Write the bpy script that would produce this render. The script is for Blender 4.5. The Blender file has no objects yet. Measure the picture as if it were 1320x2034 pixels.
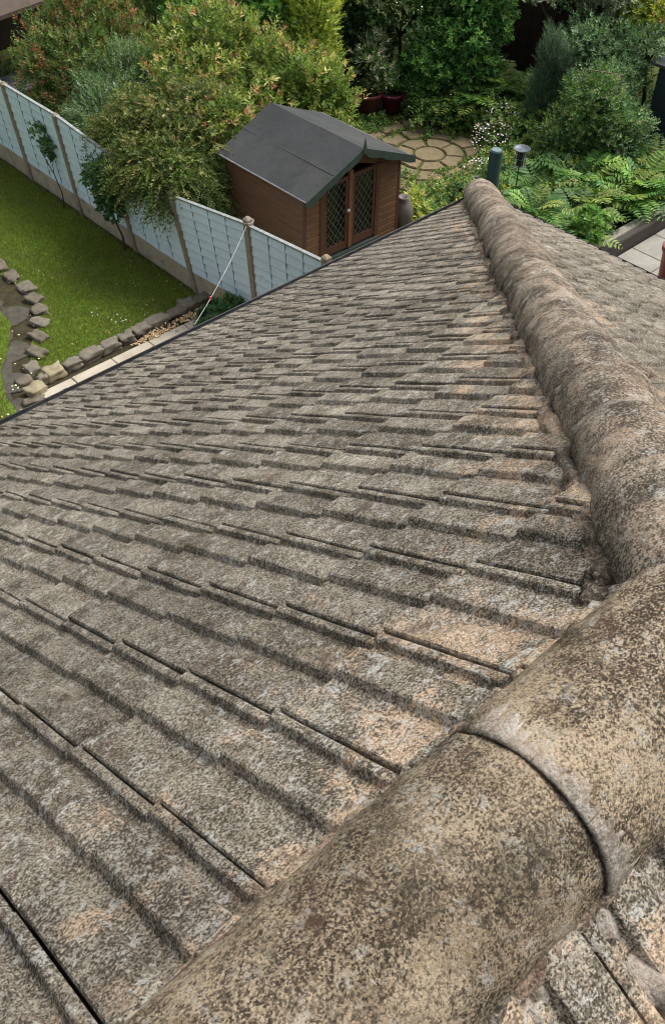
import bpy, bmesh, math, random
import numpy as np
from mathutils import Vector, Matrix, noise as mnoise

random.seed(7); RNG = np.random.default_rng(11)
scene = bpy.context.scene
COL = scene.collection
PI = math.pi

# ------------------------------------------------------------------ camera
AZ, TILT, ROLL = 0.8109, 0.8004, 0.0199
F = Vector((math.cos(AZ)*math.cos(TILT), math.sin(AZ)*math.cos(TILT), -math.sin(TILT)))
rt = Vector((math.sin(AZ), -math.cos(AZ), 0)); up = rt.cross(F)
R_ = math.cos(ROLL)*rt + math.sin(ROLL)*up
U_ = -math.sin(ROLL)*rt + math.cos(ROLL)*up
cam = bpy.data.cameras.new('camera'); camo = bpy.data.objects.new('camera', cam); COL.objects.link(camo)
m = Matrix((R_, U_, -F)).transposed().to_4x4(); m.translation = Vector((-1.2674, -0.3649, 1.3992))
camo.matrix_world = m
cam.sensor_fit = 'VERTICAL'; cam.sensor_height = 24.0; cam.lens = 24.0*1904/2034
cam.clip_start = 0.05; cam.clip_end = 400
scene.camera = camo
scene.cycles.filter_width = 1.1

# ------------------------------------------------------------------ world, sun, exposure
SUN_EL, SUN_AZ = math.radians(56), math.radians(-12)     # azimuth of the direction towards the sun, ccw from +X
world = bpy.data.worlds.new('World'); scene.world = world; world.use_nodes = True
wn = world.node_tree.nodes; wl = world.node_tree.links
bg = wn['Background']; sky = wn.new('ShaderNodeTexSky'); sky.sky_type = 'NISHITA'; sky.sun_disc = False
sky.sun_elevation = SUN_EL; sky.sun_rotation = PI/2 - SUN_AZ
sky.air_density = 1.0; sky.dust_density = 6.0; sky.ozone_density = 1.0
hs = wn.new('ShaderNodeHueSaturation'); hs.inputs['Saturation'].default_value = 0.35
wl.new(sky.outputs[0], hs.inputs['Color']); wl.new(hs.outputs[0], bg.inputs[0]); bg.inputs[1].default_value = 0.145
sun = bpy.data.lights.new('sun', 'SUN'); suno = bpy.data.objects.new('sun', sun); COL.objects.link(suno)
sun.energy = 1.5; sun.angle = math.radians(22); sun.color = (1.0, 0.96, 0.90)
sd = Vector((math.cos(SUN_AZ)*math.cos(SUN_EL), math.sin(SUN_AZ)*math.cos(SUN_EL), math.sin(SUN_EL)))
suno.rotation_euler = sd.to_track_quat('Z', 'Y').to_euler()
scene.view_settings.view_transform = 'Standard'; scene.view_settings.look = 'None'
scene.view_settings.exposure = 0.52; scene.view_settings.gamma = 1.0

# ------------------------------------------------------------------ node helpers
class NT:
    def __init__(s, name):
        s.m = bpy.data.materials.new(name); s.m.use_nodes = True
        s.t = s.m.node_tree; s.n = s.t.nodes; s.l = s.t.links
        s.b = s.n['Principled BSDF']; s.tc = s.n.new('ShaderNodeTexCoord')
        s.P = s.tc.outputs['Object']
    def _in(s, sock, v):
        if v is None: return
        if isinstance(v, bpy.types.NodeSocket): s.l.new(v, sock)
        else:
            if isinstance(v, (tuple, list)) and len(v) == 3 and sock.type == 'RGBA': v = (*v, 1)
            sock.default_value = v
    def noise(s, scale, detail=3, rough=0.55, vec=None, dist=0.0):
        n = s.n.new('ShaderNodeTexNoise'); s._in(n.inputs['Vector'], vec or s.P)
        n.inputs['Scale'].default_value = scale; n.inputs['Detail'].default_value = detail
        n.inputs['Roughness'].default_value = rough; n.inputs['Distortion'].default_value = dist
        return n.outputs['Fac']
    def vor(s, scale, feature='F1', out='Distance', vec=None, rnd=1.0):
        n = s.n.new('ShaderNodeTexVoronoi'); n.feature = feature; s._in(n.inputs['Vector'], vec or s.P)
        n.inputs['Scale'].default_value = scale; n.inputs['Randomness'].default_value = rnd
        return n.outputs[out]
    def ramp(s, f, stops, interp='LINEAR'):
        n = s.n.new('ShaderNodeValToRGB'); s._in(n.inputs[0], f); cr = n.color_ramp; cr.interpolation = interp
        while len(cr.elements) < len(stops): cr.elements.new(0.5)
        for e, (p, c) in zip(cr.elements, stops):
            e.position = p; e.color = (*c, 1) if not isinstance(c, (int, float)) else (c, c, c, 1)
        return n.outputs[0]
    def step(s, f, a, b):
        n = s.n.new('ShaderNodeMapRange'); n.interpolation_type = 'SMOOTHSTEP'; s._in(n.inputs[0], f)
        n.inputs[1].default_value = a; n.inputs[2].default_value = b
        return n.outputs[0]
    def mix(s, f, a, b, mode='MIX'):
        n = s.n.new('ShaderNodeMix'); n.data_type = 'RGBA'; n.blend_type = mode
        s._in(n.inputs[0], f); s._in(n.inputs[6], a); s._in(n.inputs[7], b); return n.outputs[2]
    def math(s, op, a, b=None, c=None):
        n = s.n.new('ShaderNodeMath'); n.operation = op; s._in(n.inputs[0], a)
        if b is not None: s._in(n.inputs[1], b)
        if c is not None: s._in(n.inputs[2], c)
        return n.outputs[0]
    def xyz(s):
        n = s.n.new('ShaderNodeSeparateXYZ'); s.l.new(s.P, n.inputs[0]); return n.outputs
    def scaled(s, v):
        n = s.n.new('ShaderNodeVectorMath'); n.operation = 'MULTIPLY'; s.l.new(s.P, n.inputs[0]); n.inputs[1].default_value = v
        return n.outputs[0]
    def attr(s, name, out='Color'):
        n = s.n.new('ShaderNodeAttribute'); n.attribute_name = name; return n.outputs[out]
    def bump(s, h, dist=0.004, strength=1.0, prev=None):
        n = s.n.new('ShaderNodeBump'); s._in(n.inputs['Height'], h); n.inputs['Distance'].default_value = dist
        n.inputs['Strength'].default_value = strength
        if prev is not None: s.l.new(prev, n.inputs['Normal'])
        return n.outputs[0]
    def done(s, col, rough=0.9, bump=None, spec=0.3, **kw):
        s._in(s.b.inputs['Base Color'], col); s._in(s.b.inputs['Roughness'], rough)
        s.b.inputs['Specular IOR Level'].default_value = spec
        if bump is not None: s.l.new(bump, s.b.inputs['Normal'])
        for k, v in kw.items(): s._in(s.b.inputs[k.replace('_', ' ')], v)
        return s.m

def m_concrete(name, pale, mid, dark, tan, rust=0.5, white=0.5, near=True, fine=1.0, moss=0.0, tanbase=0.0, speck=0.7, lo=0.40, hi=0.62, patch=0.5, grain=0.12, wscale=16, wt=0.745, grime=0.0):
    k = NT(name); x, y, z = k.xyz()
    g1 = k.noise(105*fine, 4, 0.74); g2 = k.noise(170*fine, 4, 0.75); big = k.noise(5.5, 5, 0.65); huge = k.noise(1.9, 4, 0.6)
    gn = k.n.new('ShaderNodeTexVoronoi'); k._in(gn.inputs['Vector'], k.P); gn.inputs['Scale'].default_value = 240*fine
    sx = k.n.new('ShaderNodeSeparateColor'); k.l.new(gn.outputs['Color'], sx.inputs[0])
    g = k.math('ADD', k.math('ADD', k.math('MULTIPLY', g1, 0.42), k.math('MULTIPLY', g2, 0.28)), k.math('ADD', k.math('MULTIPLY', sx.outputs[0], grain), 0.15-grain/2+0.0))
    gg = k.math('ADD', g, k.math('MULTIPLY', k.math('SUBTRACT', big, 0.5), patch))
    c = k.ramp(gg, [(lo, dark), ((lo+hi)/2, mid), (hi, pale)])
    # warm lichen wash (on the slope it grows near the ridge and the hip)
    if near:
        hip = k.math('ABSOLUTE', k.math('SUBTRACT', k.math('SUBTRACT', k.math('MULTIPLY', k.math('SUBTRACT', x, 0.04), 0.864), 0.04), y))
        d = k.math('MINIMUM', k.math('ABSOLUTE', y), hip)
        d = k.math('ADD', d, k.math('MULTIPLY', k.math('MAXIMUM', k.math('SUBTRACT', -0.35, x), 0.0), 0.35))
        t = k.math('SUBTRACT', k.math('ADD', k.noise(4.6, 5, 0.7), k.math('MULTIPLY', g1, 0.35)), k.math('MULTIPLY', d, 0.26))
        t = k.step(t, 0.575, 0.655)
    else:
        t = k.step(k.math('ADD', k.math('ADD', k.noise(5, 5, 0.7), k.math('MULTIPLY', g1, 0.35)), tanbase), 0.60, 0.76)
    warm = k.ramp(gg, [(lo, tuple(v*0.34 for v in tan)), ((lo+hi)/2, tuple(v*0.8 for v in tan)), (hi, tan)])
    c = k.mix(k.math('MULTIPLY', t, 0.9), c, warm)
    if grime:
        gr = k.step(k.math('ADD', k.noise(3.1, 6, 0.75), k.math('MULTIPLY', g1, 0.3)), 0.64, 0.76)
        c = k.mix(k.math('MULTIPLY', gr, grime), c, k.mix(1.0, c, (0.50, 0.47, 0.42), 'MULTIPLY'))
    # brown algae
    r = k.step(k.math('ADD', k.noise(8.3, 6, 0.75, dist=0.8), k.math('MULTIPLY', g1, 0.45)), 0.795, 0.875)
    c = k.mix(k.math('MULTIPLY', r, rust), c, (0.115, 0.070, 0.050))
    if moss:
        mm = k.step(k.math('ADD', k.noise(3.6, 6, 0.75), k.math('MULTIPLY', g1, 0.4)), 0.74, 0.84)
        c = k.mix(k.math('MULTIPLY', mm, moss), c, (0.105, 0.105, 0.075))
    # ragged dark lichen specks of mixed size
    s1 = k.math('ADD', k.noise(52*fine, 6, 0.78), k.math('MULTIPLY', k.math('SUBTRACT', k.noise(6.7, 3), 0.5), 0.4))
    s2 = k.math('ADD', k.noise(110*fine, 4, 0.7), k.math('MULTIPLY', k.math('SUBTRACT', k.noise(9.1, 3), 0.5), 0.3))
    sm = k.math('MAXIMUM', k.step(s1, 0.575, 0.615), k.math('MULTIPLY', k.step(s2, 0.58, 0.63), 0.8))
    c = k.mix(k.math('MULTIPLY', sm, speck), c, (0.050, 0.041, 0.031))
    # pale blue-grey lichen blotches and thin rings
    wpos = k.mix(0.05, k.P, k.noise(24, 4)); wv = k.vor(11, vec=wpos)
    ring = k.math('MULTIPLY', k.step(wv, 0.10, 0.15), k.math('SUBTRACT', 1.0, k.step(wv, 0.17, 0.23)))
    rm = k.math('MULTIPLY', ring, k.step(k.noise(3.7, 3), 0.50, 0.58)); rm = k.math('MULTIPLY', rm, k.step(g1, 0.45, 0.54))
    wm = k.math('MULTIPLY', k.step(k.math('ADD', k.noise(wscale, 6, 0.8), k.math('MULTIPLY', g1, 0.35)), wt, wt+0.05), k.step(g2, 0.38, 0.52))
    wm = k.math('MAXIMUM', wm, k.math('MULTIPLY', rm, 0.8))
    c = k.mix(k.math('MULTIPLY', wm, white), c, (0.58, 0.58, 0.54))
    at = k.attr('tile_rnd', 'Fac')
    c = k.mix(0.85, c, k.ramp(k.math('ADD', k.math('MULTIPLY', at, 0.5), k.math('MULTIPLY', huge, 0.5)), [(0.2, 0.74), (0.78, 1.25)]), 'MULTIPLY')
    h = k.math('ADD', k.math('MULTIPLY', g1, 1.0), k.math('MULTIPLY', g2, 0.6))
    h = k.math('ADD', h, k.math('MULTIPLY', sx.outputs[0], 0.35)); b = k.bump(h, 0.009, 1.0); b = k.bump(k.noise(20, 4), 0.010, 0.5, b)
    return k.done(c, 0.95, b, 0.15)

MT = {}
MT['tile'] = m_concrete('weathered_concrete_tile', pale=(0.50, 0.445, 0.355), mid=(0.240, 0.210, 0.162), dark=(0.083, 0.071, 0.053), tan=(0.74, 0.56, 0.39), fine=1.2, wscale=27, rust=0.6, white=0.85, moss=0.25, speck=0.5, patch=0.34, grain=.22, wt=.728, grime=.55, lo=.42, hi=.585)
MT['ridge'] = m_concrete('lichened_ridge_concrete', (0.60, 0.495, 0.345), (0.280, 0.220, 0.150), (0.078, 0.060, 0.044), (0.63, 0.50, 0.345), rust=0.95, white=0.55, near=False, fine=1.25, wscale=22, moss=0.45, tanbase=0.0, speck=0.72, patch=0.5, grain=.22, grime=.6, lo=.42, hi=.58)
MT['hip'] = m_concrete('weathered_hip_concrete', (0.49, 0.41, 0.315), (0.25, 0.21, 0.16), (0.085, 0.070, 0.054), (0.54, 0.42, 0.31), rust=0.6, white=0.6, near=False, moss=0.5, tanbase=-0.03, speck=0.75, patch=0.55, grain=.2, grime=.8, wt=.735, lo=.42, hi=.58)
MT['mortar'] = m_concrete('old_cement_mortar', (0.56, 0.50, 0.42), (0.40, 0.35, 0.29), (0.21, 0.18, 0.145), (0.42, 0.34, 0.27), rust=0.25, white=0.4, near=False, moss=0.2, speck=0.25, patch=0.7, tanbase=-.1)
MT['bed'] = m_concrete('dirty_mortar_bedding', (0.34, 0.28, 0.21), (0.16, 0.13, 0.097), (0.06, 0.048, 0.035), (0.40, 0.29, 0.21), rust=0.8, white=0.5, near=False, moss=0.5, speck=0.6, lo=.42, hi=.58)

def m_simple(name, c, rough=0.6, scale=8, var=0.25, spec=0.4, bump=0.0, stretch=(1, 1, 1), dirt=None, **kw):
    k = NT(name); v = k.scaled(stretch)
    n = k.noise(scale, 5, 0.6, v); n2 = k.noise(scale*7, 3, 0.6, v)
    f = k.math('ADD', k.math('MULTIPLY', n, 0.65), k.math('MULTIPLY', n2, 0.35))
    col = k.ramp(f, [(0.3, tuple(x*(1-var) for x in c)), (0.7, tuple(min(1, x*(1+var)) for x in c))])
    if dirt: col = k.mix(k.math('MULTIPLY', k.step(k.noise(scale*0.6, 5, 0.7), 0.5, 0.68), 0.6), col, dirt)
    b = k.bump(f, bump, 1.0) if bump else None
    return k.done(col, rough, b, spec, **kw)

MT['deck'] = m_simple('dark_grit_and_moss', (0.050, 0.037, 0.025), 1, 60, 0.5, 0.1, 0.004)
MT['black_plastic'] = m_simple('black_gutter_plastic', (0.018, 0.019, 0.021), 0.35, 5, 0.4, dirt=(0.06, 0.06, 0.05))
MT['fascia'] = m_simple('dark_fascia_paint', (0.03, 0.03, 0.03), 0.5)
MT['brick'] = m_simple('red_brown_brickwork', (0.22, 0.10, 0.07), 0.9, 30)
MT['felt'] = m_simple('grey_mineral_roofing_felt', (0.052, 0.055, 0.056), 0.9, 2.0, 0.22, 0.2, 0.002, dirt=(0.075, 0.075, 0.070))
MT['felt_edge'] = m_simple('pale_worn_felt_edge', (0.32, 0.33, 0.33), 0.8, 20, 0.4)
MT['green_paint'] = m_simple('dark_green_woodstain', (0.032, 0.050, 0.040), 0.6, 14, 0.3)
MT['shed_dark'] = m_simple('dark_brown_stained_boards', (0.125, 0.060, 0.029), 0.7, 5, 0.45, 0.3, 0.002, (1, 0.6, 14), dirt=(0.135, 0.078, 0.040))
MT['shed_light'] = m_simple('worn_orange_brown_boards', (0.125, 0.062, 0.028), 0.7, 5, 0.40, 0.3, 0.002, (1, 1, 14), dirt=(0.08, 0.040, 0.025))
MT['shed_trim'] = m_simple('red_brown_stained_timber', (0.082, 0.036, 0.022), 0.6, 9, 0.35, 0.3, 0.001, (6, 6, 1))
MT['shed_in'] = m_simple('shadowy_shed_interior_boards', (0.022, 0.022, 0.028), 0.9)
MT['shed_post'] = m_simple('orange_brown_door_post', (0.16, 0.066, 0.030), 0.6, 9, 0.3, 0.3, 0.001, (6, 6, 1))
MT['cap_wood'] = m_simple('weathered_painted_capping', (0.27, 0.29, 0.28), 0.9, 14, 0.4)
MT['lead'] = m_simple('pale_lead_strip', (0.14, 0.14, 0.13), 0.5)
MT['white_knob'] = m_simple('white_ceramic', (0.45, 0.45, 0.42), 0.35)
MT['fence_post'] = m_simple('weathered_concrete_post', (0.31, 0.255, 0.185), 0.95, 18, 0.3, 0.2, 0.003, dirt=(0.13, 0.125, 0.10))
MT['gravel_board'] = m_simple('stained_gravel_board', (0.42, 0.355, 0.26), 0.95, 7, 0.25, 0.2, 0.002, dirt=(0.15, 0.135, 0.105))
MT['nail'] = m_simple('grey_batten_shadow_gap', (0.22, 0.27, 0.29), 0.8)
MT['soil'] = m_simple('dark_garden_soil', (0.052, 0.043, 0.026), 1, 9, 0.5, 0.1, 0.02, dirt=(0.055, 0.075, 0.02))
MT['slab'] = m_simple('buff_paving_slab', (0.47, 0.42, 0.33), 0.9, 5, 0.16, 0.2, 0.001, dirt=(0.36, 0.31, 0.22))
MT['slab_grey'] = m_simple('grey_paving_slab', (0.30, 0.29, 0.25), 0.9, 5, 0.2, 0.2, 0.001, dirt=(0.23, 0.22, 0.19))
MT['stone_grey'] = m_simple('grey_sandstone', (0.185, 0.165, 0.128), 0.95, 11, 0.35, 0.2, 0.006, dirt=(0.13, 0.12, 0.085))
MT['stone_buff'] = m_simple('buff_sandstone', (0.30, 0.255, 0.165), 0.95, 11, 0.35, 0.2, 0.006, dirt=(0.20, 0.18, 0.11))
MT['stone_dark'] = m_simple('dark_mossy_sandstone', (0.150, 0.130, 0.098), 0.95, 11, 0.4, 0.2, 0.006, dirt=(0.085, 0.085, 0.045))
MT['bed_paving'] = m_simple('dark_stepping_stone', (0.082, 0.075, 0.060), 0.9, 9, 0.5, 0.2, 0.006, dirt=(0.07, 0.085, 0.04))
MT['patio'] = m_simple('buff_patio_stone', (0.21, 0.165, 0.10), 0.95, 7, 0.28, 0.2, 0.003, dirt=(0.12, 0.13, 0.05))
MT['moss'] = m_simple('mossy_joints', (0.075, 0.095, 0.028), 1, 14, 0.5, 0.1, 0.01, dirt=(0.06, 0.045, 0.03))
MT['bark'] = m_simple('grey_brown_bark', (0.10, 0.075, 0.05), 1, 30, 0.5, 0.1, 0.01, (1, 1, .2))
MT['stem'] = m_simple('brown_stem', (0.13, 0.10, 0.07), 1, 40, 0.4)
MT['teal'] = m_simple('dark_slate_blue_boards', (0.022, 0.036, 0.042), 0.7, 6, 0.3, stretch=(1, 1, 10))
MT['pipe'] = m_simple('dark_teal_plastic', (0.018, 0.055, 0.058), 0.45, 6, 0.25, dirt=(0.03, 0.06, 0.05))
MT['pipe_cap'] = m_simple('pale_teal_cap', (0.13, 0.20, 0.20), 0.5)
MT['grey_metal'] = m_simple('pale_blue_grey_metal', (0.10, 0.12, 0.14), 0.45, 8, 0.3, Metallic=0.2)
MT['dark_fence'] = m_simple('very_dark_brown_boards', (0.036, 0.025, 0.021), 0.85, 6, 0.4, 0.2, 0.002, (12, 12, 1), dirt=(0.055, 0.043, 0.036))
MT['brown_roof'] = m_simple('brown_felted_roof', (0.085, 0.062, 0.046), 0.9, 4, 0.3)
MT['slat_grey'] = m_simple('blue_grey_decking', (0.155, 0.175, 0.20), 0.6, 8, 0.25)
MT['pale_post'] = m_simple('pale_grey_timber', (0.34, 0.36, 0.36), 0.7)
MT['sleeper'] = m_simple('dark_wet_sleeper', (0.050, 0.043, 0.038), 0.75, 10, 0.4, 0.3, 0.003, (6, 1, 1))
MT['kerb'] = m_simple('grey_concrete_kerb', (0.26, 0.24, 0.20), 0.95, 14, 0.35)
MT['red_pot'] = m_simple('red_glazed_pot', (0.26, 0.060, 0.050), 0.4, 8, 0.3)
MT['pink_pot'] = m_simple('faded_pink_plastic', (0.28, 0.09, 0.09), 0.5, 8, 0.25)
MT['magenta_pot'] = m_simple('dark_magenta_plastic', (0.20, 0.02, 0.06), 0.45, 8, 0.25)
MT['line'] = m_simple('pale_washing_line', (0.45, 0.47, 0.48), 0.5)
MT['red_clip'] = m_simple('red_plastic', (0.5, 0.06, 0.05), 0.4)
MT['wood_grey'] = m_simple('grey_weathered_wood', (0.20, 0.15, 0.10), 0.9, 12, 0.3)
MT['urn'] = m_simple('grey_pink_stoneware', (0.12, 0.10, 0.095), 0.6)

def m_fencepaint():
    k = NT('pale_blue_fence_paint'); x, y, z = k.xyz()
    n = k.noise(3.5, 5, 0.65); n2 = k.noise(22, 4, 0.6, k.scaled((1, 0.25, 2.5)))
    f = k.math('ADD', k.math('MULTIPLY', n, 0.5), k.math('MULTIPLY', n2, 0.5))
    c = k.ramp(f, [(0.32, (0.54, 0.68, 0.75)), (0.5, (0.65, 0.79, 0.86)), (0.7, (0.70, 0.83, 0.89))])
    c = k.mix(k.math('MULTIPLY', k.step(k.math('ADD', k.noise(6, 6, 0.8), k.math('MULTIPLY', k.math('SUBTRACT', -5.7, z), 0.06)), 0.57, 0.72), 0.6), c, (0.24, 0.29, 0.26))
    c = k.mix(k.math('MULTIPLY', k.attr('lap_shade', 'Fac'), 0.24), c, (0.16, 0.20, 0.20))  # darkens each board's lower edge, painting in the shadow line at the lap
    return k.done(c, 0.75, k.bump(n2, 0.003, 0.6), 0.3)
MT['blue'] = m_fencepaint()

def m_lawn():
    k = NT('mown_lawn_turf')
    n = k.noise(1.4, 5, 0.6); n2 = k.noise(10, 5, 0.7); n3 = k.noise(90, 3, 0.7)
    f = k.math('ADD', k.math('MULTIPLY', n, 0.5), k.math('MULTIPLY', n2, 0.5))
    c = k.ramp(f, [(0.32, (0.10, 0.13, 0.026)), (0.48, (0.13, 0.19, 0.026)), (0.62, (0.15, 0.24, 0.024)), (0.75, (0.21, 0.21, 0.055))])
    c = k.mix(0.7, c, k.ramp(n3, [(0.3, 0.55), (0.7, 1.35)]), 'MULTIPLY')
    return k.done(c, 0.9, k.bump(n3, 0.02, 1.0), 0.2)
MT['lawn'] = m_lawn()

def m_leaf(name, rough=0.5, trans=0.33):
    k = NT(name); c = k.attr('leaf_col')
    n = k.noise(60, 2); c = k.mix(0.5, c, k.ramp(n, [(0.3, 0.75), (0.7, 1.25)]), 'MULTIPLY')
    k.done(c, rough, None, 0.35)
    tr = k.n.new('ShaderNodeBsdfTranslucent'); k._in(tr.inputs[0], k.mix(1.0, c, (1.1, 1.2, 0.5), 'MULTIPLY'))
    mx = k.n.new('ShaderNodeMixShader'); mx.inputs[0].default_value = trans
    k.l.new(k.b.outputs[0], mx.inputs[1]); k.l.new(tr.outputs[0], mx.inputs[2])
    k.l.new(mx.outputs[0], k.n['Material Output'].inputs['Surface'])
    return k.m
MT['leaf'] = m_leaf('living_leaf'); MT['petal'] = m_leaf('petals_and_litter', 0.7, 0.1)
def m_glass():
    k = NT('old_window_glass'); k.b.inputs['Transmission Weight'].default_value = 1.0
    return k.done((0.34, 0.36, 0.40), 0.05, None, 0.5)
MT['glass'] = m_glass()

# ------------------------------------------------------------------ object helpers
def tag(o, label=None, cat=None, group=None, kind=None):
    if label: o['label'] = label
    if cat: o['category'] = cat
    if group: o['group'] = group
    if kind: o['kind'] = kind
    return o
def empty(name, loc, label, cat, group=None):
    o = bpy.data.objects.new(name, None); COL.objects.link(o); o.location = loc; o.empty_display_size = 0.1
    return tag(o, label, cat, group)
def link_mesh(name, me, mat, parent=None, smooth=False):
    o = bpy.data.objects.new(name, me); COL.objects.link(o)
    if mat: me.materials.append(mat)
    if smooth: me.polygons.foreach_set('use_smooth', [True]*len(me.polygons))
    if parent:
        o.parent = parent; o.location = -Vector(parent.location) if parent.type == 'EMPTY' else (0, 0, 0)
        if parent.type == 'EMPTY' and any(parent.rotation_euler): o.location = (0, 0, 0)
    return o
# world coordinates are used in every mesh; parts undo the empty's location
class MB:
    def __init__(s): s.v = []; s.f = []
    def add(s, vs, fs):
        o = len(s.v); s.v += [tuple(v) for v in vs]; s.f += [tuple(i+o for i in f) for f in fs]; return s
    def box(s, a, b, rz=0, piv=None, jit=0):
        vs = [Vector((x, y, z)) for z in (a[2], b[2]) for y in (a[1], b[1]) for x in (a[0], b[0])]
        if jit: vs = [v + Vector((random.uniform(-jit, jit), random.uniform(-jit, jit), random.uniform(-jit, jit))) for v in vs]
        if rz:
            c = Vector(piv) if piv else (Vector(a)+Vector(b))/2; M = Matrix.Rotation(rz, 3, 'Z'); vs = [M @ (v-c)+c for v in vs]
        return s.add(vs, [(0, 2, 3, 1), (4, 5, 7, 6), (0, 1, 5, 4), (2, 6, 7, 3), (0, 4, 6, 2), (1, 3, 7, 5)])
    def prism(s, poly, ext):            # poly: list of 3d points (planar), ext: vector
        n = len(poly); e = Vector(ext); a = [Vector(p) for p in poly]; b = [p+e for p in a]
        return s.add(a+b, [tuple(range(n))[::-1], tuple(range(n, 2*n))] + [(i, (i+1) % n, n+(i+1) % n, n+i) for i in range(n)])
    def tube(s, pts, rad, seg=8, cap=True):
        pts = [Vector(p) for p in pts]; n = len(pts)
        if not hasattr(rad, '__len__'): rad = [rad]*n
        vs = []; ref = None
        for i, p in enumerate(pts):
            t = (pts[min(i+1, n-1)]-pts[max(i-1, 0)]).normalized()
            if ref is None: ref = Vector((1, 0, 0)) if abs(t.x) < 0.9 else Vector((0, 1, 0))
            a = (ref - t*ref.dot(t)).normalized(); ref = a; b = t.cross(a)
            vs += [p + rad[i]*(math.cos(2*PI*k/seg)*a + math.sin(2*PI*k/seg)*b) for k in range(seg)]
        fs = [(i*seg+k, i*seg+(k+1) % seg, (i+1)*seg+(k+1) % seg, (i+1)*seg+k) for i in range(n-1) for k in range(seg)]
        if cap: fs += [tuple(range(seg))[::-1], tuple(range((n-1)*seg, n*seg))]
        return s.add(vs, fs)
    def lathe(s, prof, c, seg=20):       # prof [(r,z)]
        vs = [(c[0]+r*math.cos(2*PI*k/seg), c[1]+r*math.sin(2*PI*k/seg), c[2]+z) for r, z in prof for k in range(seg)]
        fs = [(i*seg+k, i*seg+(k+1) % seg, (i+1)*seg+(k+1) % seg, (i+1)*seg+k) for i in range(len(prof)-1) for k in range(seg)]
        return s.add(vs, fs)
    def build(s, name, mat, parent=None, smooth=False, bevel=0):
        me = bpy.data.meshes.new(name); me.from_pydata(s.v, [], s.f); me.update()
        bm = bmesh.new(); bm.from_mesh(me); bmesh.ops.recalc_face_normals(bm, faces=bm.faces)
        if bevel: bmesh.ops.bevel(bm, geom=list(bm.edges), offset=bevel, segments=2, affect='EDGES', clamp_overlap=True)
        bm.to_mesh(me); bm.free()
        return link_mesh(name, me, mat, parent, smooth)

# ================================================================== THE HOUSE ROOF
ZG = -6.5
TP = 0.6597; PITCH = math.atan(TP); APEX = Vector((0.04, -0.04, 0.02)); CORNER = Vector((7.12, 6.08, -4.012))
TR = 0.5695; PR = math.atan(TR)
house = empty('bungalow', (0, 0, ZG), 'house roof of lichen-speckled grey concrete tiles filling the foreground', 'house')

PROF = [(0.0, .016), (.004, .0205), (.045, .0212), (.084, .0208), (.089, .0185), (.097, .002), (.102, 0), (.128, 0), (.136, .0015), (.149, .018), (.154, .0205),
        (.190, .0212), (.224, .0208), (.229, .0185), (.237, .002), (.242, 0), (.257, 0), (.262, .0015), (.271, .0155), (.275, .0175), (.288, .0175), (.2945, .015)]
def tile_field(name, O, U, V, N, ulo, uhi, v0, gauge, nrow, clips, first=0.12, nseg=6):
    verts = []; faces = []; rnd = []; np_ = len(PROF); off = 0
    k0, k1 = math.floor(ulo/0.3)-1, math.ceil(uhi/0.3)+1
    for j in range(-1, nrow):
        vb = v0 + j*gauge
        for k in range(k0, k1):
            # skip tiles entirely outside the clips
            cpt = O + U*(k*0.3+0.15) + V*(vb-gauge/2)
            if any((cpt-Vector(p)).dot(Vector(n)) < -0.55 for p, n in clips): continue
            ju, jv, jn = random.uniform(-.002, .002), random.gauss(0, .004), random.gauss(0, .0020)
            ro = random.gauss(0, .004); tw = random.gauss(0, .006); r = random.random(); L = gauge+0.06
            base = off
            for i in range(nseg+1):
                t = i/nseg; v = vb - L + L*t; 
                for q, (s_, h) in enumerate(PROF):
                    uu = k*0.3 + s_ + ju + ro*(v-vb); vv = v + jv - ro*s_*(1 if i == nseg else 0)
                    P0 = O + U*uu + V*vv
                    e = mnoise.noise(P0*9)*.0022 + mnoise.noise(P0*33)*.0022 + mnoise.noise(P0*71)*.0012
                    if i == nseg: vv += mnoise.noise(P0*60)*.006 - (.012 if r > .93 and 6 < q < 12 else 0)
                    hh = h + 0.030*t + jn + tw*(s_-0.15) + e
                    verts.append(tuple(O + U*uu + V*vv + N*hh)); rnd.append(r)
            off += (nseg+1)*np_
            for i in range(nseg):
                for q in range(np_-1):
                    a = base+i*np_+q; faces.append((a, a+1, a+np_+1, a+np_))
            # front skirt and two side skirts
            fr = list(range(base+nseg*np_, base+(nseg+1)*np_))
            for a in fr: verts.append(tuple(Vector(verts[a]) - N*0.026)); rnd.append(r)
            for q in range(np_-1): faces.append((fr[q], fr[q+1], off+q+1, off+q))
            off += np_
            for col in (0, np_-1):
                ed = [base+i*np_+col for i in range(nseg+1)]
                for a in ed: verts.append(tuple(Vector(verts[a]) - N*0.03)); rnd.append(r)
                for i in range(nseg): faces.append((ed[i], ed[i+1], off+i+1, off+i))
                off += nseg+1
    me = bpy.data.meshes.new(name); me.from_pydata(verts, [], faces); me.update()
    at = me.attributes.new('tile_rnd', 'FLOAT', 'POINT'); at.data.foreach_set('value', rnd)
    bm = bmesh.new(); bm.from_mesh(me)
    for p, n in clips:
        bmesh.ops.bisect_plane(bm, geom=list(bm.verts)+list(bm.edges)+list(bm.faces), plane_co=p, plane_no=n, clear_inner=True)
    bmesh.ops.recalc_face_normals(bm, faces=bm.faces) if False else None
    bm.to_mesh(me); bm.free()
    o = link_mesh(name, me, MT['tile'], house); return o

hipdir = Vector((CORNER.x-APEX.x, CORNER.y-APEX.y, 0)).normalized()
hipn_left = Vector((-hipdir.y, hipdir.x, 0))       # towards the left (near garden) slope
cosP, sinP = math.cos(PITCH), math.sin(PITCH); cosR, sinR = math.cos(PR), math.sin(PR)
g = 0.3447/cosP
YE, XE = 6.08, 7.12
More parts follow.
